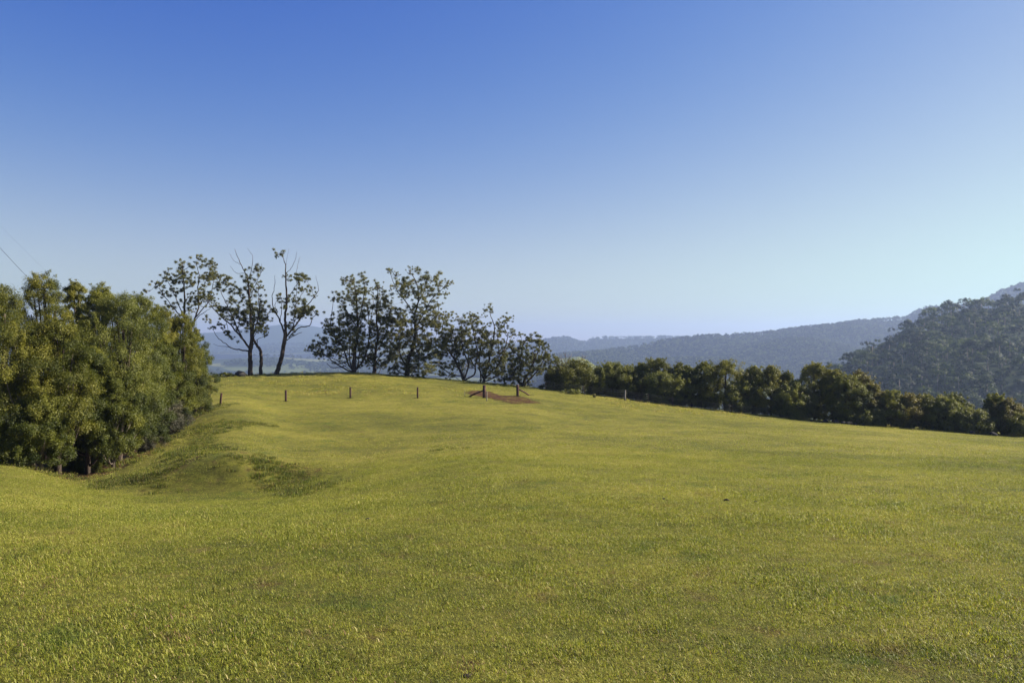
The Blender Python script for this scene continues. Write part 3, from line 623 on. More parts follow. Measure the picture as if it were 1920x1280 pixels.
gum('low spreading gum tree just right of the tallest one, pale sky showing through', 101, (1190, 905), [
 [(1190, 905, 15), (1172, 840, 12), (1120, 740, 9), (1060, 650, 6), (1030, 560, 4), (1050, 440, 2.5)], [(1188, 890, 10), (1222, 780, 9), (1185, 680, 7), (1170, 560, 5), (1180, 440, 3)], [(1195, 895, 10), (1265, 850, 9), (1272, 780, 8), (1290, 700, 7), (1260, 560, 5), (1240, 430, 3)],
 [(1180, 860, 7), (1100, 850, 6), (1040, 810, 4), (1000, 770, 2.5)], [(1120, 740, 5), (1130, 640, 4), (1100, 520, 3)], [(1270, 800, 6), (1220, 700, 5), (1230, 600, 3)]],
 [(1055, 425, 24), (1090, 425, 22), (1130, 445, 22), (1185, 430, 32), (1240, 420, 28), (1180, 480, 36), (1240, 470, 36), (1290, 440, 28), (1320, 430, 18), (1050, 500, 40), (1030, 560, 40), (1100, 530, 40), (1160, 560, 44), (1220, 530, 40), (1280, 500, 36), (1090, 590, 44), (1040, 620, 40), (1150, 620, 40), (1220, 600, 44), (1280, 580, 40), (1100, 680, 40), (1160, 680, 36), (1050, 690, 36), (1220, 680, 40), (1130, 760, 32), (1060, 780, 36), (1020, 830, 28), (1100, 850, 22), (1180, 760, 28), (1240, 750, 36), (990, 760, 28)], S4, O4, 3.0, fill=1.05)
gum('gum tree with two lone leaf tufts on long stalks, behind the left gate post', 101, (1330, 925), [
 [(1330, 925, 14), (1340, 850, 11), (1360, 780, 10), (1382, 700, 8), (1402, 600, 6), (1410, 520, 4), (1385, 440, 3), (1370, 390, 2)], [(1340, 880, 10), (1400, 820, 9), (1445, 770, 8), (1480, 680, 6), (1505, 580, 4), (1475, 500, 3), (1505, 440, 2)],
 [(1335, 890, 8), (1300, 800, 7), (1310, 680, 5), (1320, 550, 3)], [(1440, 780, 5), (1440, 660, 4), (1430, 540, 2.5)], [(1480, 700, 4), (1520, 620, 3), (1550, 540, 1.8)], [(1335, 905, 7), (1420, 870, 6), (1490, 810, 4)]],
 [(1375, 385, 28), (1345, 385, 18), (1400, 390, 14), (1500, 440, 28), (1440, 480, 28), (1480, 490, 28), (1420, 540, 40), (1360, 550, 40), (1320, 540, 36), (1470, 530, 28), (1530, 550, 28), (1550, 555, 14), (1380, 600, 40), (1440, 610, 36), (1320, 620, 40), (1500, 620, 32), (1400, 680, 40), (1340, 700, 40), (1460, 690, 36), (1300, 760, 40), (1370, 770, 40), (1440, 760, 36), (1500, 740, 36), (1420, 830, 36), (1350, 840, 32), (1480, 820, 32), (1280, 680, 36)], S4, O4, 2.6, fill=1.05)
gum('small slanting gum tree just behind the right gate post, beside the hedge', 99, (1610, 950), [
 [(1610, 950, 12), (1625, 900, 10), (1655, 840, 8), (1702, 740, 6), (1740, 640, 4), (1720, 600, 2.5)], [(1605, 940, 9), (1585, 870, 8), (1592, 810, 7), (1600, 720, 5), (1625, 620, 3.5), (1690, 570, 2)], [(1615, 935, 9), (1690, 860, 7), (1760, 760, 5), (1780, 660, 2.5)], [(1655, 850, 5), (1750, 800, 4), (1850, 750, 2)], [(1600, 930, 6), (1545, 850, 5), (1530, 760, 3)], [(1598, 740, 4), (1560, 690, 3), (1540, 640, 2)], [(1620, 640, 3), (1605, 600, 2), (1600, 560, 1.6)]],
 [(1600, 560, 20), (1640, 600, 32), (1690, 570, 38), (1720, 610, 32), (1740, 615, 28), (1620, 630, 28), (1780, 660, 33), (1540, 650, 40), (1600, 660, 36), (1580, 690, 32), (1650, 700, 36), (1700, 690, 32), (1550, 730, 40), (1620, 760, 40), (1690, 750, 40), (1760, 720, 36), (1800, 740, 32), (1840, 750, 32), (1880, 770, 22), (1530, 800, 40), (1600, 830, 40), (1680, 820, 36), (1750, 810, 32), (1810, 810, 32), (1520, 870, 36), (1580, 890, 32), (1640, 890, 28), (1560, 780, 36)], S4, O4, 2.6, fill=1.05)

# ------------------------------------------------------------------ thicket on the left
GL = 'trees of the thicket at left'
THICK = [  # label, px, d, top row, half width m, material, low, tint bias
 ('olive green tree cut off by the left edge of the photo, upper crown', 2, 42, 541, 2.0, 'olive', .25, .05),
 ('tallest tree of the thicket, knobbly olive top under the power cable', 76, 44, 519, 1.75, 'olive', .3, .05),
 ('thin tree with two wispy sprigs above the thicket, right of its tallest top', 140, 47, 532, 1.1, 'olive', .35, 0),
 ('rounded mid green tree high in the middle of the thicket', 186, 46, 541, 1.5, 'green', .3, .06),
 ('broad pale green fluffy tree facing the paddock in the mid thicket', 222, 43.5, 558, 2.1, 'pale', .25, .05),
 ('dark olive tree behind the pale fluffy tree of the thicket', 262, 50, 556, 1.8, 'green', .3, 0),
 ('tree with flat topped olive crown just left of the first gum tree', 300, 54, 578, 1.5, 'olive', .3, 0),
 ('pointed yellow green tree in front of the first gum tree', 342, 55, 591, 1.45, 'olive', .2, .08),
 ('rounded green tree forming the right end of the thicket', 366, 60.5, 626, 1.35, 'green', .06, .1),
 ('yellowish olive tree low at the left edge with pale thin trunk', 38, 38, 618, 2.0, 'olive', .14, .12),
 ('rust yellow leafed tree left of the dark gap in the thicket', 108, 39, 600, 1.75, 'olive', .3, .12),
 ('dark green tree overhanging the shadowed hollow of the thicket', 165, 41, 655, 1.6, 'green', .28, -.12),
 ('leafy green tree on the paddock edge right of the shadowed hollow', 212, 41.5, 700, 1.35, 'green', .12, .02),
 ('dull grey green twiggy tree between the hollow and the right end of the thicket', 262, 46, 668, 1.7, 'green', .14, 0),
 ('bright green tree leaning over the bank in the right part of the thicket', 312, 53, 648, 1.45, 'green', .1, .08),
 ('low yellow green tree at the foot of the right end of the thicket', 360, 60.5, 690, 1.05, 'olive', .04, .05),
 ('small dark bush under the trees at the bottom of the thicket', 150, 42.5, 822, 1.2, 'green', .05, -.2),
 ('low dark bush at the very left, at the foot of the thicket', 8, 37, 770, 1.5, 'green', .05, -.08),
 ('green tree with spreading layered branches low in front of the thicket', 78, 37.5, 735, 1.25, 'green', .12, .05),
]
for (lb, px, d, top, hw, mt, low, tb) in THICK:
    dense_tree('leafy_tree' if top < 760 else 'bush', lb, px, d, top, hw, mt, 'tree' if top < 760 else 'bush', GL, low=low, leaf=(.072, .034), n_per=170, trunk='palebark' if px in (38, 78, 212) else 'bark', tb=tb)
for (lb, px, d, top, hw) in [('grey brown leafless brush on the bank below the bright green tree', 318, 52, 748, 1.0), ('grey twiggy brush beside the leaning end post at left', 374, 63.5, 738, .7), ('brown dry brush at the foot of the grey green tree in the thicket', 268, 46, 805, .75)]:
    dense_tree('dry_shrub', lb, px, d, top, hw, 'grey', 'shrub', 'dry shrubs on the bank', low=.05, leaf=(.20, .018), n_per=42, trunk='deadwood')

# ------------------------------------------------------------------ hedge of trees along the right edge of the paddock
def crest_d(px): return float(np.interp(px, US, [CREST[int(u)] for u in US]))
GR = 'trees along the far right edge of the paddock'
HEDGE = [ # label, px, depth behind edge, top row, half width m, material
 ('small green shrub at the left end of the hedge, touching the last gum tree', 1046, 3.5, 693, 1.2, 'green', 0),
 ('olive tree with pale stem behind the weed clump, left part of the hedge', 1083, 2.5, 678, 1.75, 'olive', -.12),
 ('short dark tree in the hedge between the weed clump and the pale post', 1122, 4, 692, 1.35, 'green', -.05),
 ('light green rounded tree in the hedge just left of the pale fence post', 1146, 4.5, 682, 1.45, 'pale', 0),
 ('dark narrow tree in the hedge directly behind the pale fence post', 1178, 4, 688, 1.25, 'green', -.05),
 ('slim greyish tree in the hedge just right of the pale fence post', 1202, 5, 684, 1.2, 'green', 0),
 ('tall tree with a loose raised top in the left half of the hedge', 1232, 5.5, 675, 1.6, 'olive', .05),
 ('low yellow green tree in front of the loose topped one in the hedge', 1246, 2.5, 702, 1.4, 'pale', .1),
 ('olive tree in the hedge between the loose topped and the pointed tree', 1274, 5, 684, 1.4, 'olive', 0),
 ('dense mid green tree of the hedge, left of the pointed one', 1297, 4, 690, 1.3, 'green', .05),
 ('pointed tree of the hedge, left of the big rounded one', 1321, 4.5, 682, 1.25, 'green', .05),
 ('big rounded olive tree in the middle of the hedge, left of the far paddock', 1360, 3.5, 679, 1.75, 'olive', 0),
 ('low dusty green tree at the foot of the far paddock gap in the hedge', 1388, 2.5, 716, 1.1, 'pale', -.05),
 ('slender two topped tree right of the far paddock gap in the hedge', 1412, 4, 689, 1.25, 'green', .05),
 ('olive tree in the hedge between the two topped tree and the pale round bush', 1446, 5, 689, 1.5, 'olive', 0),
 ('dark narrow tree in the hedge, left neighbour of the tallest right hand tree', 1476, 5.5, 699, 1.0, 'green', -.05),
 ('yellow green round bush in front of the taller hedge trees', 1494, 2.5, 720, 1.35, 'pale', .1),
 ('tallest tree in the right half of the hedge, with a tufted crown', 1527, 5, 683, 1.45, 'olive', .03),
 ('olive brown tree in the hedge right of the tufted tall tree', 1562, 4.5, 695, 1.35, 'olive', 0),
 ('dark broad tree in the hedge left of the rust tinged tree', 1588, 2.5, 706, 1.5, 'green', -.05),
 ('rust tinged tree in the hedge before the forested hill', 1612, 4, 698, 1.3, 'rust', .05),
 ('short brownish tree in the hedge just right of the rust tinged tree', 1634, 3.5, 720, 1.05, 'rust', 0),
 ('bright green low bush behind the pile of stones', 1628, 1.6, 772, 1.0, 'pale', .05),
 ('dark green rounded tree of the hedge below the forested hill', 1672, 3.5, 735, 1.35, 'green', 0),
 ('brown olive bushy tree in the hedge, right of the dark rounded tree', 1706, 3, 742, 1.3, 'rust', 0),
 ('dull olive tree in the lower right hedge, left of the silvery bush', 1742, 3.5, 744, 1.35, 'olive', -.03),
 ('small pointed tree in the lower right hedge behind the silvery bush', 1790, 4.5, 741, 1.1, 'green', .03),
 ('pale silvery flowering bush in the lower right hedge', 1772, 2.5, 748, 1.1, 'pale', .06),
 ('broad rounded silvery green bush at the right of the hedge', 1822, 2, 770, 1.4, 'pale', .04),
 ('narrow dark tree with pointed top near the right end of the hedge', 1866, 4, 741, .95, 'green', 0),
 ('reddish brown tree beside the narrow pointed tree near the right end of the hedge', 1888, 3, 752, 1.15, 'rust', 0),
 ('dark green bush cut off by the right edge of the photo', 1918, 2, 780, 1.1, 'green', 0),
]
for (lb, px, off, top, hw, mt, tb) in HEDGE:
    d = crest_d(px) + off
    dense_tree('hedge_tree' if top < 748 else 'bush', lb, px, d, top, hw*1.45, mt, 'tree' if top < 748 else 'bush', GR, low=.03, leaf=(.145, .07), n_per=80, tb=tb + .15, flat=.5, point=R.uniform(.35, .95), lobes=int(24 + 7*hw))

# dead trees above the hedge
def bare_tree(label, px, d, top, w):
    b = gpt(px, d); H = EYE + (CY - top)/F*d - b[2]
    root = empty('dead_tree', b, label, 'dead tree', 'dead trees behind the hedge')
    mb = MB(); tr = smoothline([(0, 0, -.2), (.1, .1, H*.4), (-.1, 0, H*.75), (.05, 0, H)], 3)
    mb.tube(tr, np.linspace(.10, .015, len(tr)), 6); bm = MB()
    for k in range(12):
        f = R.uniform(.4, .9); s = tr[int(f*(len(tr)-1))]; a = R.uniform(0, 6.28); l = w*(1.15 - f)
        e = s + np.array([l*math.cos(a), l*math.sin(a), R.uniform(.5, 1.0)*(H - s[2])*.9])
        pl = smoothline([s, s*.5 + e*.5 + R.normal(0, .12, 3), e], 3); bm.tube(pl, np.linspace(.04, .012, len(pl)), 4)
        e2 = pl[3] + R.normal(0, .35, 3) + np.array([0, 0, .4]); bm.tube(np.array([pl[3], e2]), [.022, .01], 3)
    link('trunk', mb.mesh('trunk', M['deadwood']), root); link('branch', bm.mesh('branch', M['deadwood']), root)
bare_tree('bare dead tree at the left end of the hedge, beside the last gum tree', 1061, 105, 656, 1.6)
bare_tree('bare dead tree with forked grey twigs above the pale stemmed hedge tree', 1092, 106, 664, 1.3)

# ------------------------------------------------------------------ fence, gate posts
def box_post(mb, base, h, w, lean=(0, 0), n=9, taper=.96):
    pts = [(base[0], base[1], base[2] - .3), (base[0] + lean[0]*.3, base[1] + lean[1]*.3, base[2] + h*.3), (base[0] + lean[0], base[1] + lean[1], base[2] + h - .02), (base[0] + lean[0], base[1] + lean[1], base[2] + h)]
    mb.tube(np.array(pts), [w/2, w/2, w/2*taper, w/2*taper*.8], n, .05)
def post(label, px, py, ptop, w, lean=(0, 0), mat='postwood'):
    g = hit(px, py, 45); h = (py - ptop)/F*g[1]
    mb = MB(); box_post(mb, (0, 0, 0), h, w, lean)
    o = link('fence_post', mb.mesh('fence_post', M[mat], False), None, g)
    return prop(o, label, 'fence post', 'wooden fence posts across the paddock')
post('leaning wooden post at the right end of the thicket', 413, 758, 737, .17, (.10, 0))
post('wooden post standing in grass below the leaning gum tree', 536, 752.5, 731, .20)
post('wooden post standing in grass below the low branched end of the crest clump', 657, 746.5, 725.5, .19)
post('slim wooden post standing in grass below the tallest gum tree', 783, 746.5, 725.5, .17)
def gate_post(label, px, py, ptop, w, foot, headrow):
    g = hit(px, py, 55); h = (py - ptop)/F*g[1]; root = empty('gate_post', g, label, 'gate post', 'strutted gate posts')
    mb = MB(); box_post(mb, (0, 0, 0), h, w, (0, 0), 10); link('post', mb.mesh('post', M['postwood'], False), root)
    f = hit(foot[0], foot[1], 55) - g; hd = np.array([w*.35*np.sign(foot[0]-px), 0, (py - headrow)/F*g[1]])
    mb = MB(); mb.tube(np.array([f + [0, 0, -.1], f*.5 + hd*.5, hd]), [.085, .08, .075], 7, .05); link('brace', mb.mesh('brace', M['postwood'], False), root)
    return g
gl = gate_post('stout left gate post with slanting strut reaching left over red dirt', 908, 746, 722, .34, (876, 743.5), 732)
gr = gate_post('stout right gate post with slanting strut reaching right', 970.5, 743, 721, .30, (995, 741), 729.5)
g = hit(912.5, 752, 55); mb = MB(); box_post(mb, (0, 0, 0), .95, .09, (.02, 0))
prop(link('stake', mb.mesh('stake', M['greypost'], False), None, g), 'thin grey stake right in front of the left gate post', 'stake')
g = hit(871, 744, 55); mb = MB(); box_post(mb, (0, 0, 0), .6, .04, (.02, 0))
prop(link('stake', mb.mesh('stake', M['greypost'], False), None, g), 'short thin stake at the foot of the left gate strut', 'stake')

fp = [(1023, -2.0, 1.1, .05, 'bark'), (1096, -1.5, 1.15, .05, 'bark'), (1172, -1.6, 1.2, .17, 'greypost'), (1216, -1.2, 1.1, .05, 'bark'), (1261, -1.0, 1.0, .09, 'bark'), (1315, -.8, 1.0, .05, 'bark'), (1372, -.6, .95, .07, 'bark'), (1440, -.5, 1.0, .05, 'bark')]
base = gpt(fp[0][0], crest_d(fp[0][0]) + fp[0][1])
fence = empty('wire_fence', base, 'wire fence with thin uneven posts before the left half of the hedge', 'fence')
fpts = []
for (px, off, h, w, mt) in fp:
    q = gpt(px, crest_d(px) + off); fpts.append((q, h)); mb = MB(); box_post(mb, q - base, h, w, (R.normal(0, .03), 0), 7)
    o = link('post', mb.mesh('post', M[mt], False), fence)
    if mt == 'greypost': o['label'] = 'pale grey wooden post'
for hh in (.3, .55, .8, 1.0):
    mb = MB()
    for (a, ha), (b, hb) in zip(fpts[:-1], fpts[1:]):
        A = a - base + [0, 0, hh*ha*.95]; B = b - base + [0, 0, hh*hb*.95]
        mb.tube(np.array([A + (B-A)*t + [0, 0, -.05*4*t*(1-t)] for t in np.linspace(0, 1, 6)]), [.007]*6, 4)
    link('wire', mb.mesh('wire', M['wire']), fence)

# ------------------------------------------------------------------ weeds, stones, clods
def weed(label, px, d, w, h, mat='green', n=12, cat='weed'):
    b = gpt(px, d); C = np.stack([R.normal(0, w*.45, n), R.normal(0, w*.3, n), R.uniform(.1, h, n)], -1)
    V, Q, T = leaves(C, R.uniform(.16, .3, n), 70, .20, .05, squash=.8, tint=np.clip(R.normal(.6, .12, n), 0, 1))
    V[:, 2] = np.maximum(V[:, 2], -.05)
    o = link('weed_clump', mesh_np('weed_clump', V, Q, None, M[mat], {'tint': T}), None, b)
    prop(o, label, cat)
weed('light green weed clump in the grass before the pale stemmed hedge tree', 1071, crest_d(1071) - 2.5, 1.3, .5, 'pale', 22)
weed('dark green weed clump on the crest beside the dark stone, left of the gum trunks', 425, 95.5, 1.6, .45, 'green', 24)
weed('small brown weed on the grass between the weed clump and the pale fence post', 1115, crest_d(1115) - 3, .2, .3, 'rust', 4)
def stone(label, px, d, s, group=None, mat='rock', name='stone', cat='stone', flat=.6):
    b = gpt(px, d); u_, v_ = 14, 9; V = [];
    ph = R.uniform(0, 6.28, 6)
    for j in range(v_ + 1):
        for i in range(u_):
            th = math.pi*j/v_; a = 2*math.pi*i/u_
            n = np.array([math.sin(th)*math.cos(a), math.sin(th)*math.sin(a), math.cos(th)])
            r = 1 + .16*math.sin(3*n[0] + ph[0]) + .14*math.sin(4*n[1] + ph[1] + n[2]*2) + .10*math.sin(7*n[2] + 5*n[0] + ph[2]) + .05*math.sin(11*n[1] + ph[3])
            V.append(n*r*s*np.array([1, .8, flat]))
    Q = [[j*u_+i, (j+1)*u_+i, (j+1)*u_+(i+1) % u_, j*u_+(i+1) % u_] for j in range(v_) for i in range(u_)]
    o = link(name, mesh_np(name, V, Q, None, M[mat], None, mat != 'rock'), None, b + [0, 0, s*flat*.45]); o.rotation_euler = (0, 0, R.uniform(0, 6))
    return prop(o, label, cat, group)
stone('dark low stone on the crest left of the thick gum trunk', 452, 96, .75, None, flat=.5)
SG = 'stones heaped along the hedge'
cd = lambda px: crest_d(px) + .4
for lb, px, s in [('large grey stone at the left end of the heap before the hedge', 1548, .30), ('biggest dark stone in the middle of the heap before the hedge', 1567, .42), ('pale upright stone in the heap, right of its biggest stone', 1583, .33), ('broad grey stone in the heap, behind the small ones', 1592, .36), ('small stone in the heap near its right end', 1604, .24), ('flat stone at the right end of the heap before the hedge', 1620, .22), ('small stone alone in grass left of the stone heap', 1523, .18), ('dark stone below the broad silvery bush near the right end of the hedge', 1823, .34), ('grey stone low before the narrow pointed tree at the right of the hedge', 1862, .40)]:
    stone(lb, px, cd(px) - .6 - s*.4, s, SG)
for lb, px, py, s in [('small dark clod alone on open grass, left one of the pair at right', 1362, 939, .065), ('small dark clod alone on open grass, right one of the pair at right', 1417, 941, .05), ('small dark clod alone on open grass below the mound', 692, 974, .05), ('dark flat clod at the bottom edge of the photo', 875, 1268, .028), ('small dark clod on grass left of the pair of clods', 1243, 936, .045)]:
    q = hit(px, py, 4); stone(lb, px, q[1], s, 'dark clods on the grass', 'clod', 'clod', 'clod', .38)

# power cables running down behind the thicket
for lb, a, b in [('dark power cable slanting down into the tallest thicket tree', (-900, -640, 26), (110, 580, 60)), ('fainter upper power cable slanting down behind the thicket', (-900, -560, 40), (140, 560, 90))]:
    A, B = P(*a), P(*b); mb = MB()
    mb.tube(np.array([A + (B-A)*t + [0, 0, -.9*4*t*(1-t)] for t in np.linspace(0, 1, 24)]), [.004 if 'fainter' in lb else .012]*24, 5)
    o = link('power_cable', mb.mesh('power_cable', M['cable'])); prop(o, lb, 'cable')

# ------------------------------------------------------------------ far land
vx = np.linspace(-9000, 7000, 120); vy = np.concatenate([np.linspace(150, 900, 20)[:-1], np.linspace(900, 9800, 110)])
VX, VY = np.meshgrid(vx, vy)
VZ = -62 - 55*np.clip((VY - 200)/1300, 0, 1) + 9*np.sin(VX/430 + 1)*np.sin(VY/610) + 6*np.sin(VX/170 + VY/300)
ii = np.arange(VX.size).reshape(VX.shape)
Qv = np.stack([ii[:-1, :-1], ii[:-1, 1:], ii[1:, 1:], ii[1:, :-1]], -1).reshape(-1, 4)
prop(link('valley_floor', mesh_np('valley_floor', np.stack([VX, VY, VZ], -1).reshape(-1, 3), Qv, None, M['valley'], None, True)), kind='structure')
def valz(x, y): return -62 - 55*np.clip((y - 200)/1300, 0, 1) + 9*np.sin(x/430 + 1)*np.sin(y/610) + 6*np.sin(x/170 + y/300)

class Ridge:
    def __init__(s, name, sky, base_row, d0, d1, mat, gully=6, gs=90, drop=0, step=10, shape=1.0, seed=0):
        s.sx = np.array([p[0] for p in sky], float); s.sy = np.array([p[1] for p in sky], float)
        s.base, s.d0, s.d1, s.drop, s.g, s.gs, s.sh, s.seed = base_row, d0, d1, drop, gully, gs, shape, seed
        us = np.arange(s.sx[0], s.sx[-1] + 1, step); ts = np.concatenate([np.linspace(0, 1, 46), np.linspace(1.05, 1.9, 14)])
        U, T = np.meshgrid(us, ts); V = s.at(U, T)
        k = np.arange(U.size).reshape(U.shape)
        Q = np.stack([k[:-1, :-1], k[:-1, 1:], k[1:, 1:], k[1:, :-1]], -1).reshape(-1, 4)
        prop(link(name, mesh_np(name, V.reshape(-1, 3), Q, None, mat, None, True)), kind='structure')
    def at(s, U, T):
        U = np.asarray(U, float); T = np.asarray(T, float)
        d = s.d0 + (s.d1 - s.d0)*T
        top = np.interp(U, s.sx, s.sy) + s.drop
        Tc = np.clip(T, 0, 1)**s.sh
        zt = EYE + (CY - top)/F*s.d1; zb = EYE + (CY - s.base)/F*s.d0
        z = zb + (zt - zb)*Tc
        z = z - np.clip(T - 1, 0, 9)*(zt - zb)*.75
        x = (U - CX)/F*d
        w = np.clip(T*(1-np.clip(T, 0, 1))*4, 0, 1)
        z = z + w*s.g*(np.sin(x/s.gs + s.seed + .8*np.sin(d/s.gs)) + .6*np.sin(x/s.gs*2.3 + d/s.gs*1.1 + s.seed*2) + .5*np.sin(d/s.gs*1.7 + s.seed))
        return np.stack([x, d, z], -1)
RN = Ridge('forest_hill', [(1440, 745), (1500, 722), (1560, 694), (1600, 664), (1650, 638), (1700, 606), (1750, 578), (1780, 568), (1830, 558), (1880, 552), (1920, 541), (2000, 522), (2150, 480), (2400, 450)], 860, 430, 760, M['wooded'], 7, 45, 34, 8, .9, 1)
RB = Ridge('wooded_ridge', [(960, 690), (1000, 676), (1040, 666), (1100, 660), (1200, 646), (1250, 636), (1300, 629), (1400, 625), (1450, 620), (1500, 614), (1560, 608), (1590, 602), (1650, 597), (1700, 592), (1715, 582), (1740, 575), (1780, 570), (1830, 568), (1900, 566), (2100, 560)], 726, 1900, 2700, M['wooded'], 22, 150, 6, 10, 1.0, 2)
RA = Ridge('distant_ridge', [(860, 676), (940, 655), (1000, 643), (1030, 635), (1050, 632), (1064, 632), (1085, 639), (1098, 641), (1112, 635), (1130, 632), (1180, 632), (1240, 631), (1300, 632), (1400, 640), (1500, 640)], 680, 3500, 4500, M['wooded'], 25, 260, 3, 8, 1.0, 3)
RC = Ridge('distant_peak', [(1785, 606), (1810, 588), (1850, 562), (1868, 551), (1885, 545), (1905, 538), (1920, 532), (2000, 530), (2200, 536)], 650, 1900, 2350, M['wooded'], 25, 260, 4, 8, 1.0, 4)
RL = Ridge('far_ridge', [(-600, 640), (100, 634), (300, 628), (420, 622), (470, 616), (505, 611), (530, 608), (560, 608), (590, 612), (620, 617), (700, 625), (800, 634), (900, 640), (1060, 646)], 655, 6000, 6800, M['wooded'], 30, 500, 0, 8, 1.0, 5)
RM = Ridge('middle_hills', [(-500, 655), (100, 652), (300, 648), (400, 651), (470, 648), (520, 645), (600, 645), (680, 642), (760, 646), (840, 650), (960, 655), (1060, 662)], 662, 4900, 5700, M['valley'], 12, 300, 0, 8, 1.0, 6)
RW = Ridge('near_valley_hills', [(-500, 672), (200, 673), (400, 674), (450, 671), (520, 669), (600, 674), (700, 670), (850, 672), (960, 676), (1060, 690)], 704, 2600, 3500, M['valley'], 8, 200, 0, 8, 1.0, 7)
RP = Ridge('grassy_spur', [(1330, 735), (1360, 715), (1380, 703), (1400, 697), (1425, 699), (1450, 712), (1480, 735)], 745, 1150, 1400, M['paddock'], 2, 60, 0, 5, 1, 1)
RQ = Ridge('grassy_slope', [(1050, 672), (1085, 668), (1100, 674), (1120, 688), (1150, 704)], 735, 1300, 1700, M['paddock'], 2, 60, 0, 5, 1, 1)

# forest canopy
def canopy_tree(kind, seed, n_lobe, n_per, leaf, emergent=False):
    C, rr, tt, NCs = [], [], [], []
    H = 1.0
    for k in range(n_lobe):
        a = k*2.4 + R.uniform(-.4, .4); q = .36*math.sqrt(R.uniform(0, 1)); h = (.62 + .28*(1 - (q/.36)**2) if kind == 'dome' else R.uniform(.45, .92)*(1 - q*.3)) + R.normal(0, .05)
        if k > n_lobe*.7: h = R.uniform(.15, .5)
        lr = R.uniform(.13, .21); lc = np.array([q*math.cos(a), q*math.sin(a), h - lr*.3]); lt = np.clip(R.normal(.42, .2), 0, 1)
        for _ in range(9):
            v = R.normal(0, 1, 3); v[2] = abs(v[2])*.9 - .1; v /= np.linalg.norm(v)
            C.append(lc + v*lr*.8); rr.append(lr*R.uniform(.3, .5)); tt.append(lt); NCs.append(lc)
    V, Q, T = leaves(C, rr, n_per, leaf, leaf*.6, tint=tt, NC=NCs, outw=1.3, jit=.3)
    n0 = len(V)
    mb = MB(); mb.tube(np.array([(0, 0, -.1), (.01, 0, .3), (0, .01, .75)]), [.022, .018, .008], 5)
    tv = np.concatenate(mb.V); tq = np.array(mb.Q) + n0; tt_ = np.array(mb.T) + n0
    me = mesh_np('canopy tree', np.vstack([V, tv]), np.vstack([Q, tq]), tt_, M['forest'], {'tint': np.concatenate([T, np.full(len(tv), .1)])})
    me.materials.append(M['palebark'])
    mi = np.zeros(len(me.polygons), np.int32); mi[len(Q):len(Q)+len(mb.Q)] = 1; mi[len(Q)+len(mb.Q):] = 1
    me.polygons.foreach_set('material_index', mi)
    return me
near = [canopy_tree('dome', k, 12, 26, .045) for k in range(4)] + [canopy_tree('open', k, 9, 18, .048) for k in range(3)]
far = [canopy_tree('dome', k, 9, 9, .11) for k in range(3)]
cn = proto_collection('canopy near', near); cf = proto_collection('canopy far', far)
def poisson(ridge, u0, u1, t0, t1, n, spacing):
    out = []; gridc = {}
    for _ in range(n):
        u = R.uniform(u0, u1); t = R.uniform(t0, t1); p = ridge.at(u, t)
        key = (int(p[0]//spacing), int(p[1]//spacing)); ok = True
        for i in (-1, 0, 1):
            for j in (-1, 0, 1):
                for q in gridc.get((key[0]+i, key[1]+j), ()):
                    if (q[0]-p[0])**2 + (q[1]-p[1])**2 < spacing**2: ok = False
        if ok: gridc.setdefault(key, []).append(p); out.append((u, t, p))
    return out
cand = poisson(RN, 1450, 2150, 0.02, 1.12, 9000, 13)
vis = [c for c in cand if 1500 < c[0] < 1935 and c[1] < 1.03]
vis.sort(key=lambda c: c[1]); keep = vis[-290:]; kset = set(id(c) for c in keep); rest = [c for c in cand if id(c) not in kset]
GF = 'forest trees on the hill at right'
for (u, t, p) in keep:
    em = R.uniform() < (.28 if t < .93 else .5)
    k = int(R.integers(4, 7)) if em else int(R.integers(0, 4)); s = R.uniform(15, 23)*(1.1 if em else 1)
    o = link('forest_tree', near[k], None, p - np.array([0, 0, .8])); o.rotation_euler = (0, 0, R.uniform(0, 6.28)); w = R.uniform(.95, 1.3)*(.8 if em else 1)
    o.scale = (s*w, s*w, s)
    prop(o, 'dark green forest tree crowded among others on the steep hill at right', 'tree', GF)
def forest(name, label, items, coll, n, smin, smax, wide=(.9, 1.3)):
    p = np.array([c[2] for c in items]) - [0, 0, .8]; m = len(p); s = R.uniform(smin, smax, m); w = R.uniform(*wide, m)
    o = scatter(name, p, np.stack([np.zeros(m), np.zeros(m), R.uniform(0, 6.28, m)], -1), np.stack([s*w, s*w, s], -1), R.integers(0, n, m), coll)
    prop(o, label, 'forest', kind='stuff')
forest('forest', 'rest of the dark forest covering the steep hill at right', rest, cn, 7, 13, 18)
def rnd(ridge, u0, u1, t0, t1, n, dens=None):
    u = R.uniform(u0, u1, n); t = R.uniform(t0, t1, n)
    p = ridge.at(u, t)
    if dens is not None: k = dens(p[:, 0], p[:, 1]); p = p[k]
    return [(0, 0, q) for q in p]
forest('ridge_forest', 'hazy blue green forest covering the long ridge behind the hedge', rnd(RB, 965, 2000, .0, 1.03, 12500), cf, 3, 11, 17)
forest('ridge_forest', 'hazy blue forest on the low ridge right of the last gum tree', rnd(RA, 900, 1480, .2, 1.03, 4200), cf, 3, 13, 20)
forest('ridge_forest', 'hazy forest on the far peak at the right edge', rnd(RC, 1790, 2050, .3, 1.03, 1500), cf, 3, 13, 19)
wd = lambda s: (lambda x, y: np.sin(x/260 + s) + np.sin(y/90 + s*2 + np.sin(x/330)) + .6*np.sin(x/95 + y/70) > .1)
vi = rnd(RM, -200, 1060, 0, 1.02, 3500, wd(1)) + rnd(RW, -200, 1060, 0, 1.02, 5000, wd(3))
xs = R.uniform(-2400, 700, 5200); ys = R.uniform(900, 3000, 5200); kk = wd(5)(xs, ys)
vi += [(0, 0, q) for q in np.stack([xs, ys, valz(xs, ys)], -1)[kk]]
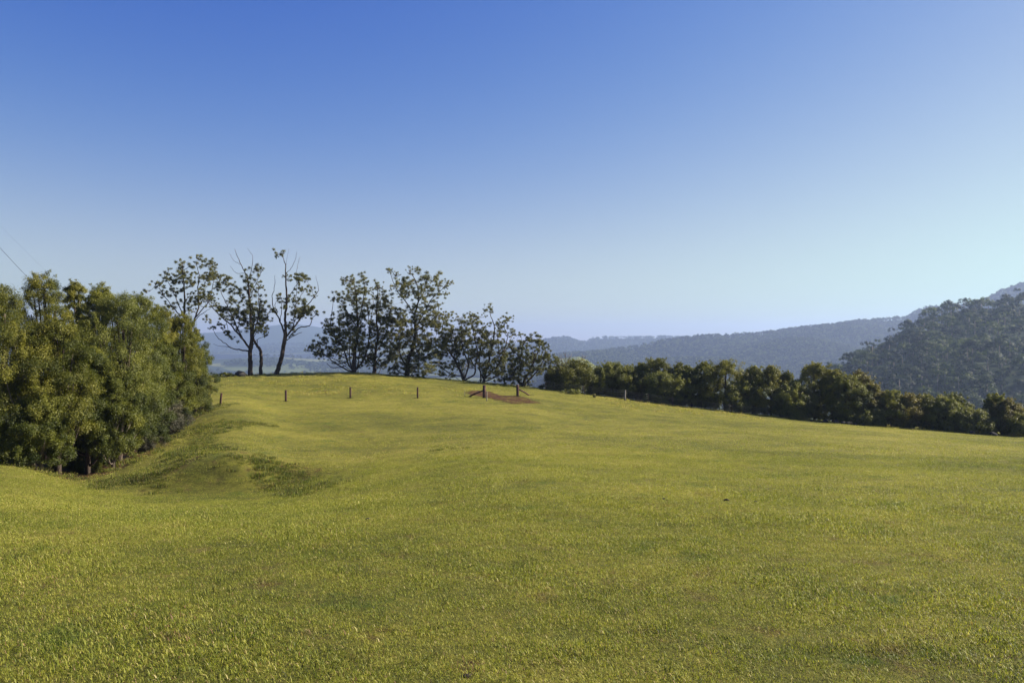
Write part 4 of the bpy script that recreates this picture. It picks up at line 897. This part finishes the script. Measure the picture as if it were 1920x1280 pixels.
xs = R.uniform(100, 1500, 2600); ys = R.uniform(700, 1900, 2600); kk = wd(2)(xs, ys)
vi += [(0, 0, q) for q in np.stack([xs, ys, valz(xs, ys)], -1)[kk]]
forest('valley_woods', 'hazy blue woods and tree lines scattered over the far valley', vi, cf, 3, 10, 17, (1., 1.5))

# a far farm building in the gap of the hedge
def farmhouse(label, px, row, d, w, h):
    p = P(px, row, d); root = empty('farm_building', p, label, 'building')
    def wallm(nm, c):
        m, nt, N, L = newmat(nm); g = N.new('ShaderNodeNewGeometry'); n = noise(N, L, .6, g.outputs['Position'])
        pb = N.new('ShaderNodeBsdfPrincipled'); L.new(mixc(N, L, n.outputs[0], c, tuple(v*.8 for v in c)), pb.inputs['Base Color']); pb.inputs['Roughness'].default_value = .7
        o = N.new('ShaderNodeOutputMaterial'); L.new(pb.outputs[0], o.inputs[0]); return m
    a, b = w/2, w*.3
    V = [(-a, -b, -3), (a, -b, -3), (a, b, -3), (-a, b, -3), (-a, -b, h), (a, -b, h), (a, b, h), (-a, b, h), (-a, 0, h*1.55), (a, 0, h*1.55)]
    link('wall', mesh_np('wall', V, [[0, 1, 5, 4], [2, 3, 7, 6], [1, 2, 6, 5], [3, 0, 4, 7]], [[4, 7, 8], [5, 9, 6]], wallm('pale wall', (.18, .19, .21))), root)
    e = .6; V = []
    for sgn in (-1, 1):
        for z in (0, .25): V += [(-a-e, sgn*(b+e), h-.35+z), (a+e, sgn*(b+e), h-.35+z), (a+e, 0, h*1.55+.05+z), (-a-e, 0, h*1.55+.05+z)]
    Q = []
    for k in (0, 8): Q += [[k, k+1, k+2, k+3], [k+4, k+7, k+6, k+5], [k, k+4, k+5, k+1], [k+1, k+5, k+6, k+2], [k+3, k+2, k+6, k+7], [k, k+3, k+7, k+4]]
    link('roof', mesh_np('roof', V, Q, None, wallm('pale roof', (.15, .17, .21))), root)
farmhouse('small pale farm building on the grassy spur seen through the hedge gap', 1386, 709, 1240, 15, 4.5)

# ------------------------------------------------------------------ haze
def hazebox():
    x0, x1, y0, y1, z0, z1 = -9400, 7400, -300, 10000, -165, 205
    V = [(x0, y0, z0), (x1, y0, z0), (x1, y1, z0), (x0, y1, z0), (x0, y0, z1), (x1, y0, z1), (x1, y1, z1), (x0, y1, z1)]
    Q = [[3, 2, 1, 0], [4, 5, 6, 7], [0, 1, 5, 4], [1, 2, 6, 5], [2, 3, 7, 6], [3, 0, 4, 7]]
    m = bpy.data.materials.new('haze air'); m.use_nodes = True; nt = m.node_tree; nt.nodes.clear()
    v = nt.nodes.new('ShaderNodeVolumePrincipled'); v.inputs['Color'].default_value = (.40, .52, .80, 1)
    v.inputs['Density'].default_value = HAZE; v.inputs['Anisotropy'].default_value = .35; v.inputs['Density Attribute'].default_value = ''
    o = nt.nodes.new('ShaderNodeOutputMaterial'); nt.links.new(v.outputs[0], o.inputs['Volume'])
    try: m.cycles.homogeneous_volume = True
    except Exception: pass
    prop(link('haze', mesh_np('haze', V, Q, None, m)), 'pale blue haze lying over the valley and hills', 'haze', kind='stuff')
HAZE = 1.55e-4
hazebox()

# ------------------------------------------------------------------ light, sky, camera
AZ, EL = math.radians(78), math.radians(34)
EXPO = 1.45
s = Vector((math.cos(EL)*math.sin(AZ), math.cos(EL)*math.cos(AZ), math.sin(EL)))
ld = bpy.data.lights.new('sun', 'SUN'); ld.energy = 5.0; ld.angle = math.radians(.5); ld.color = (1, .90, .76)
lo = bpy.data.objects.new('sun', ld); COL.objects.link(lo); lo.rotation_euler = s.to_track_quat('Z', 'Y').to_euler(); lo.location = (60, 20, 60)
w = bpy.data.worlds.new('World'); SC.world = w; w.use_nodes = True
N, L = w.node_tree.nodes, w.node_tree.links
bg = N.get('Background'); sky = N.new('ShaderNodeTexSky'); sky.sky_type = 'NISHITA'; sky.sun_disc = False
sky.sun_elevation = EL; sky.sun_rotation = AZ; sky.altitude = 100; sky.air_density = 1.0; sky.dust_density = .45; sky.ozone_density = 1.0; sky.altitude = 0
sp = N.new('ShaderNodeSeparateColor'); cb = N.new('ShaderNodeCombineColor'); L.new(sky.outputs[0], sp.inputs[0])
for k, (gm, ca, cb_) in enumerate([(3.0, 21.5, 31.5), (2.05, 3.85, 2.95), (.872, 2.2, 1.62)]):     # the photograph's colour grade on the clear sky
    a = fmath(N, L, 'POWER', fmath(N, L, 'MULTIPLY', sp.outputs[k], .1), gm)
    a = fmath(N, L, 'DIVIDE', a, fmath(N, L, 'ADD', fmath(N, L, 'MULTIPLY', a, cb_), 1.0))
    L.new(fmath(N, L, 'MULTIPLY', a, ca*10/2**EXPO), cb.inputs[k])
L.new(cb.outputs[0], bg.inputs[0]); bg.inputs[1].default_value = .10
cd_ = bpy.data.cameras.new('camera'); cam = bpy.data.objects.new('camera', cd_); COL.objects.link(cam)
cam.location = (0, 0, EYE); cam.rotation_euler = (math.radians(90), 0, 0); cd_.lens = 28; cd_.sensor_width = 36; cd_.clip_start = .1; cd_.clip_end = 40000
SC.camera = cam
SC.view_settings.view_transform = 'Standard'; SC.view_settings.look = 'None'; SC.view_settings.gamma = 1; SC.view_settings.exposure = EXPO
c = SC.cycles
c.use_denoising = True; c.max_bounces = 6; c.diffuse_bounces = 3; c.transmission_bounces = 3; c.volume_bounces = 1; c.transparent_max_bounces = 6
c.sample_clamp_indirect = 4
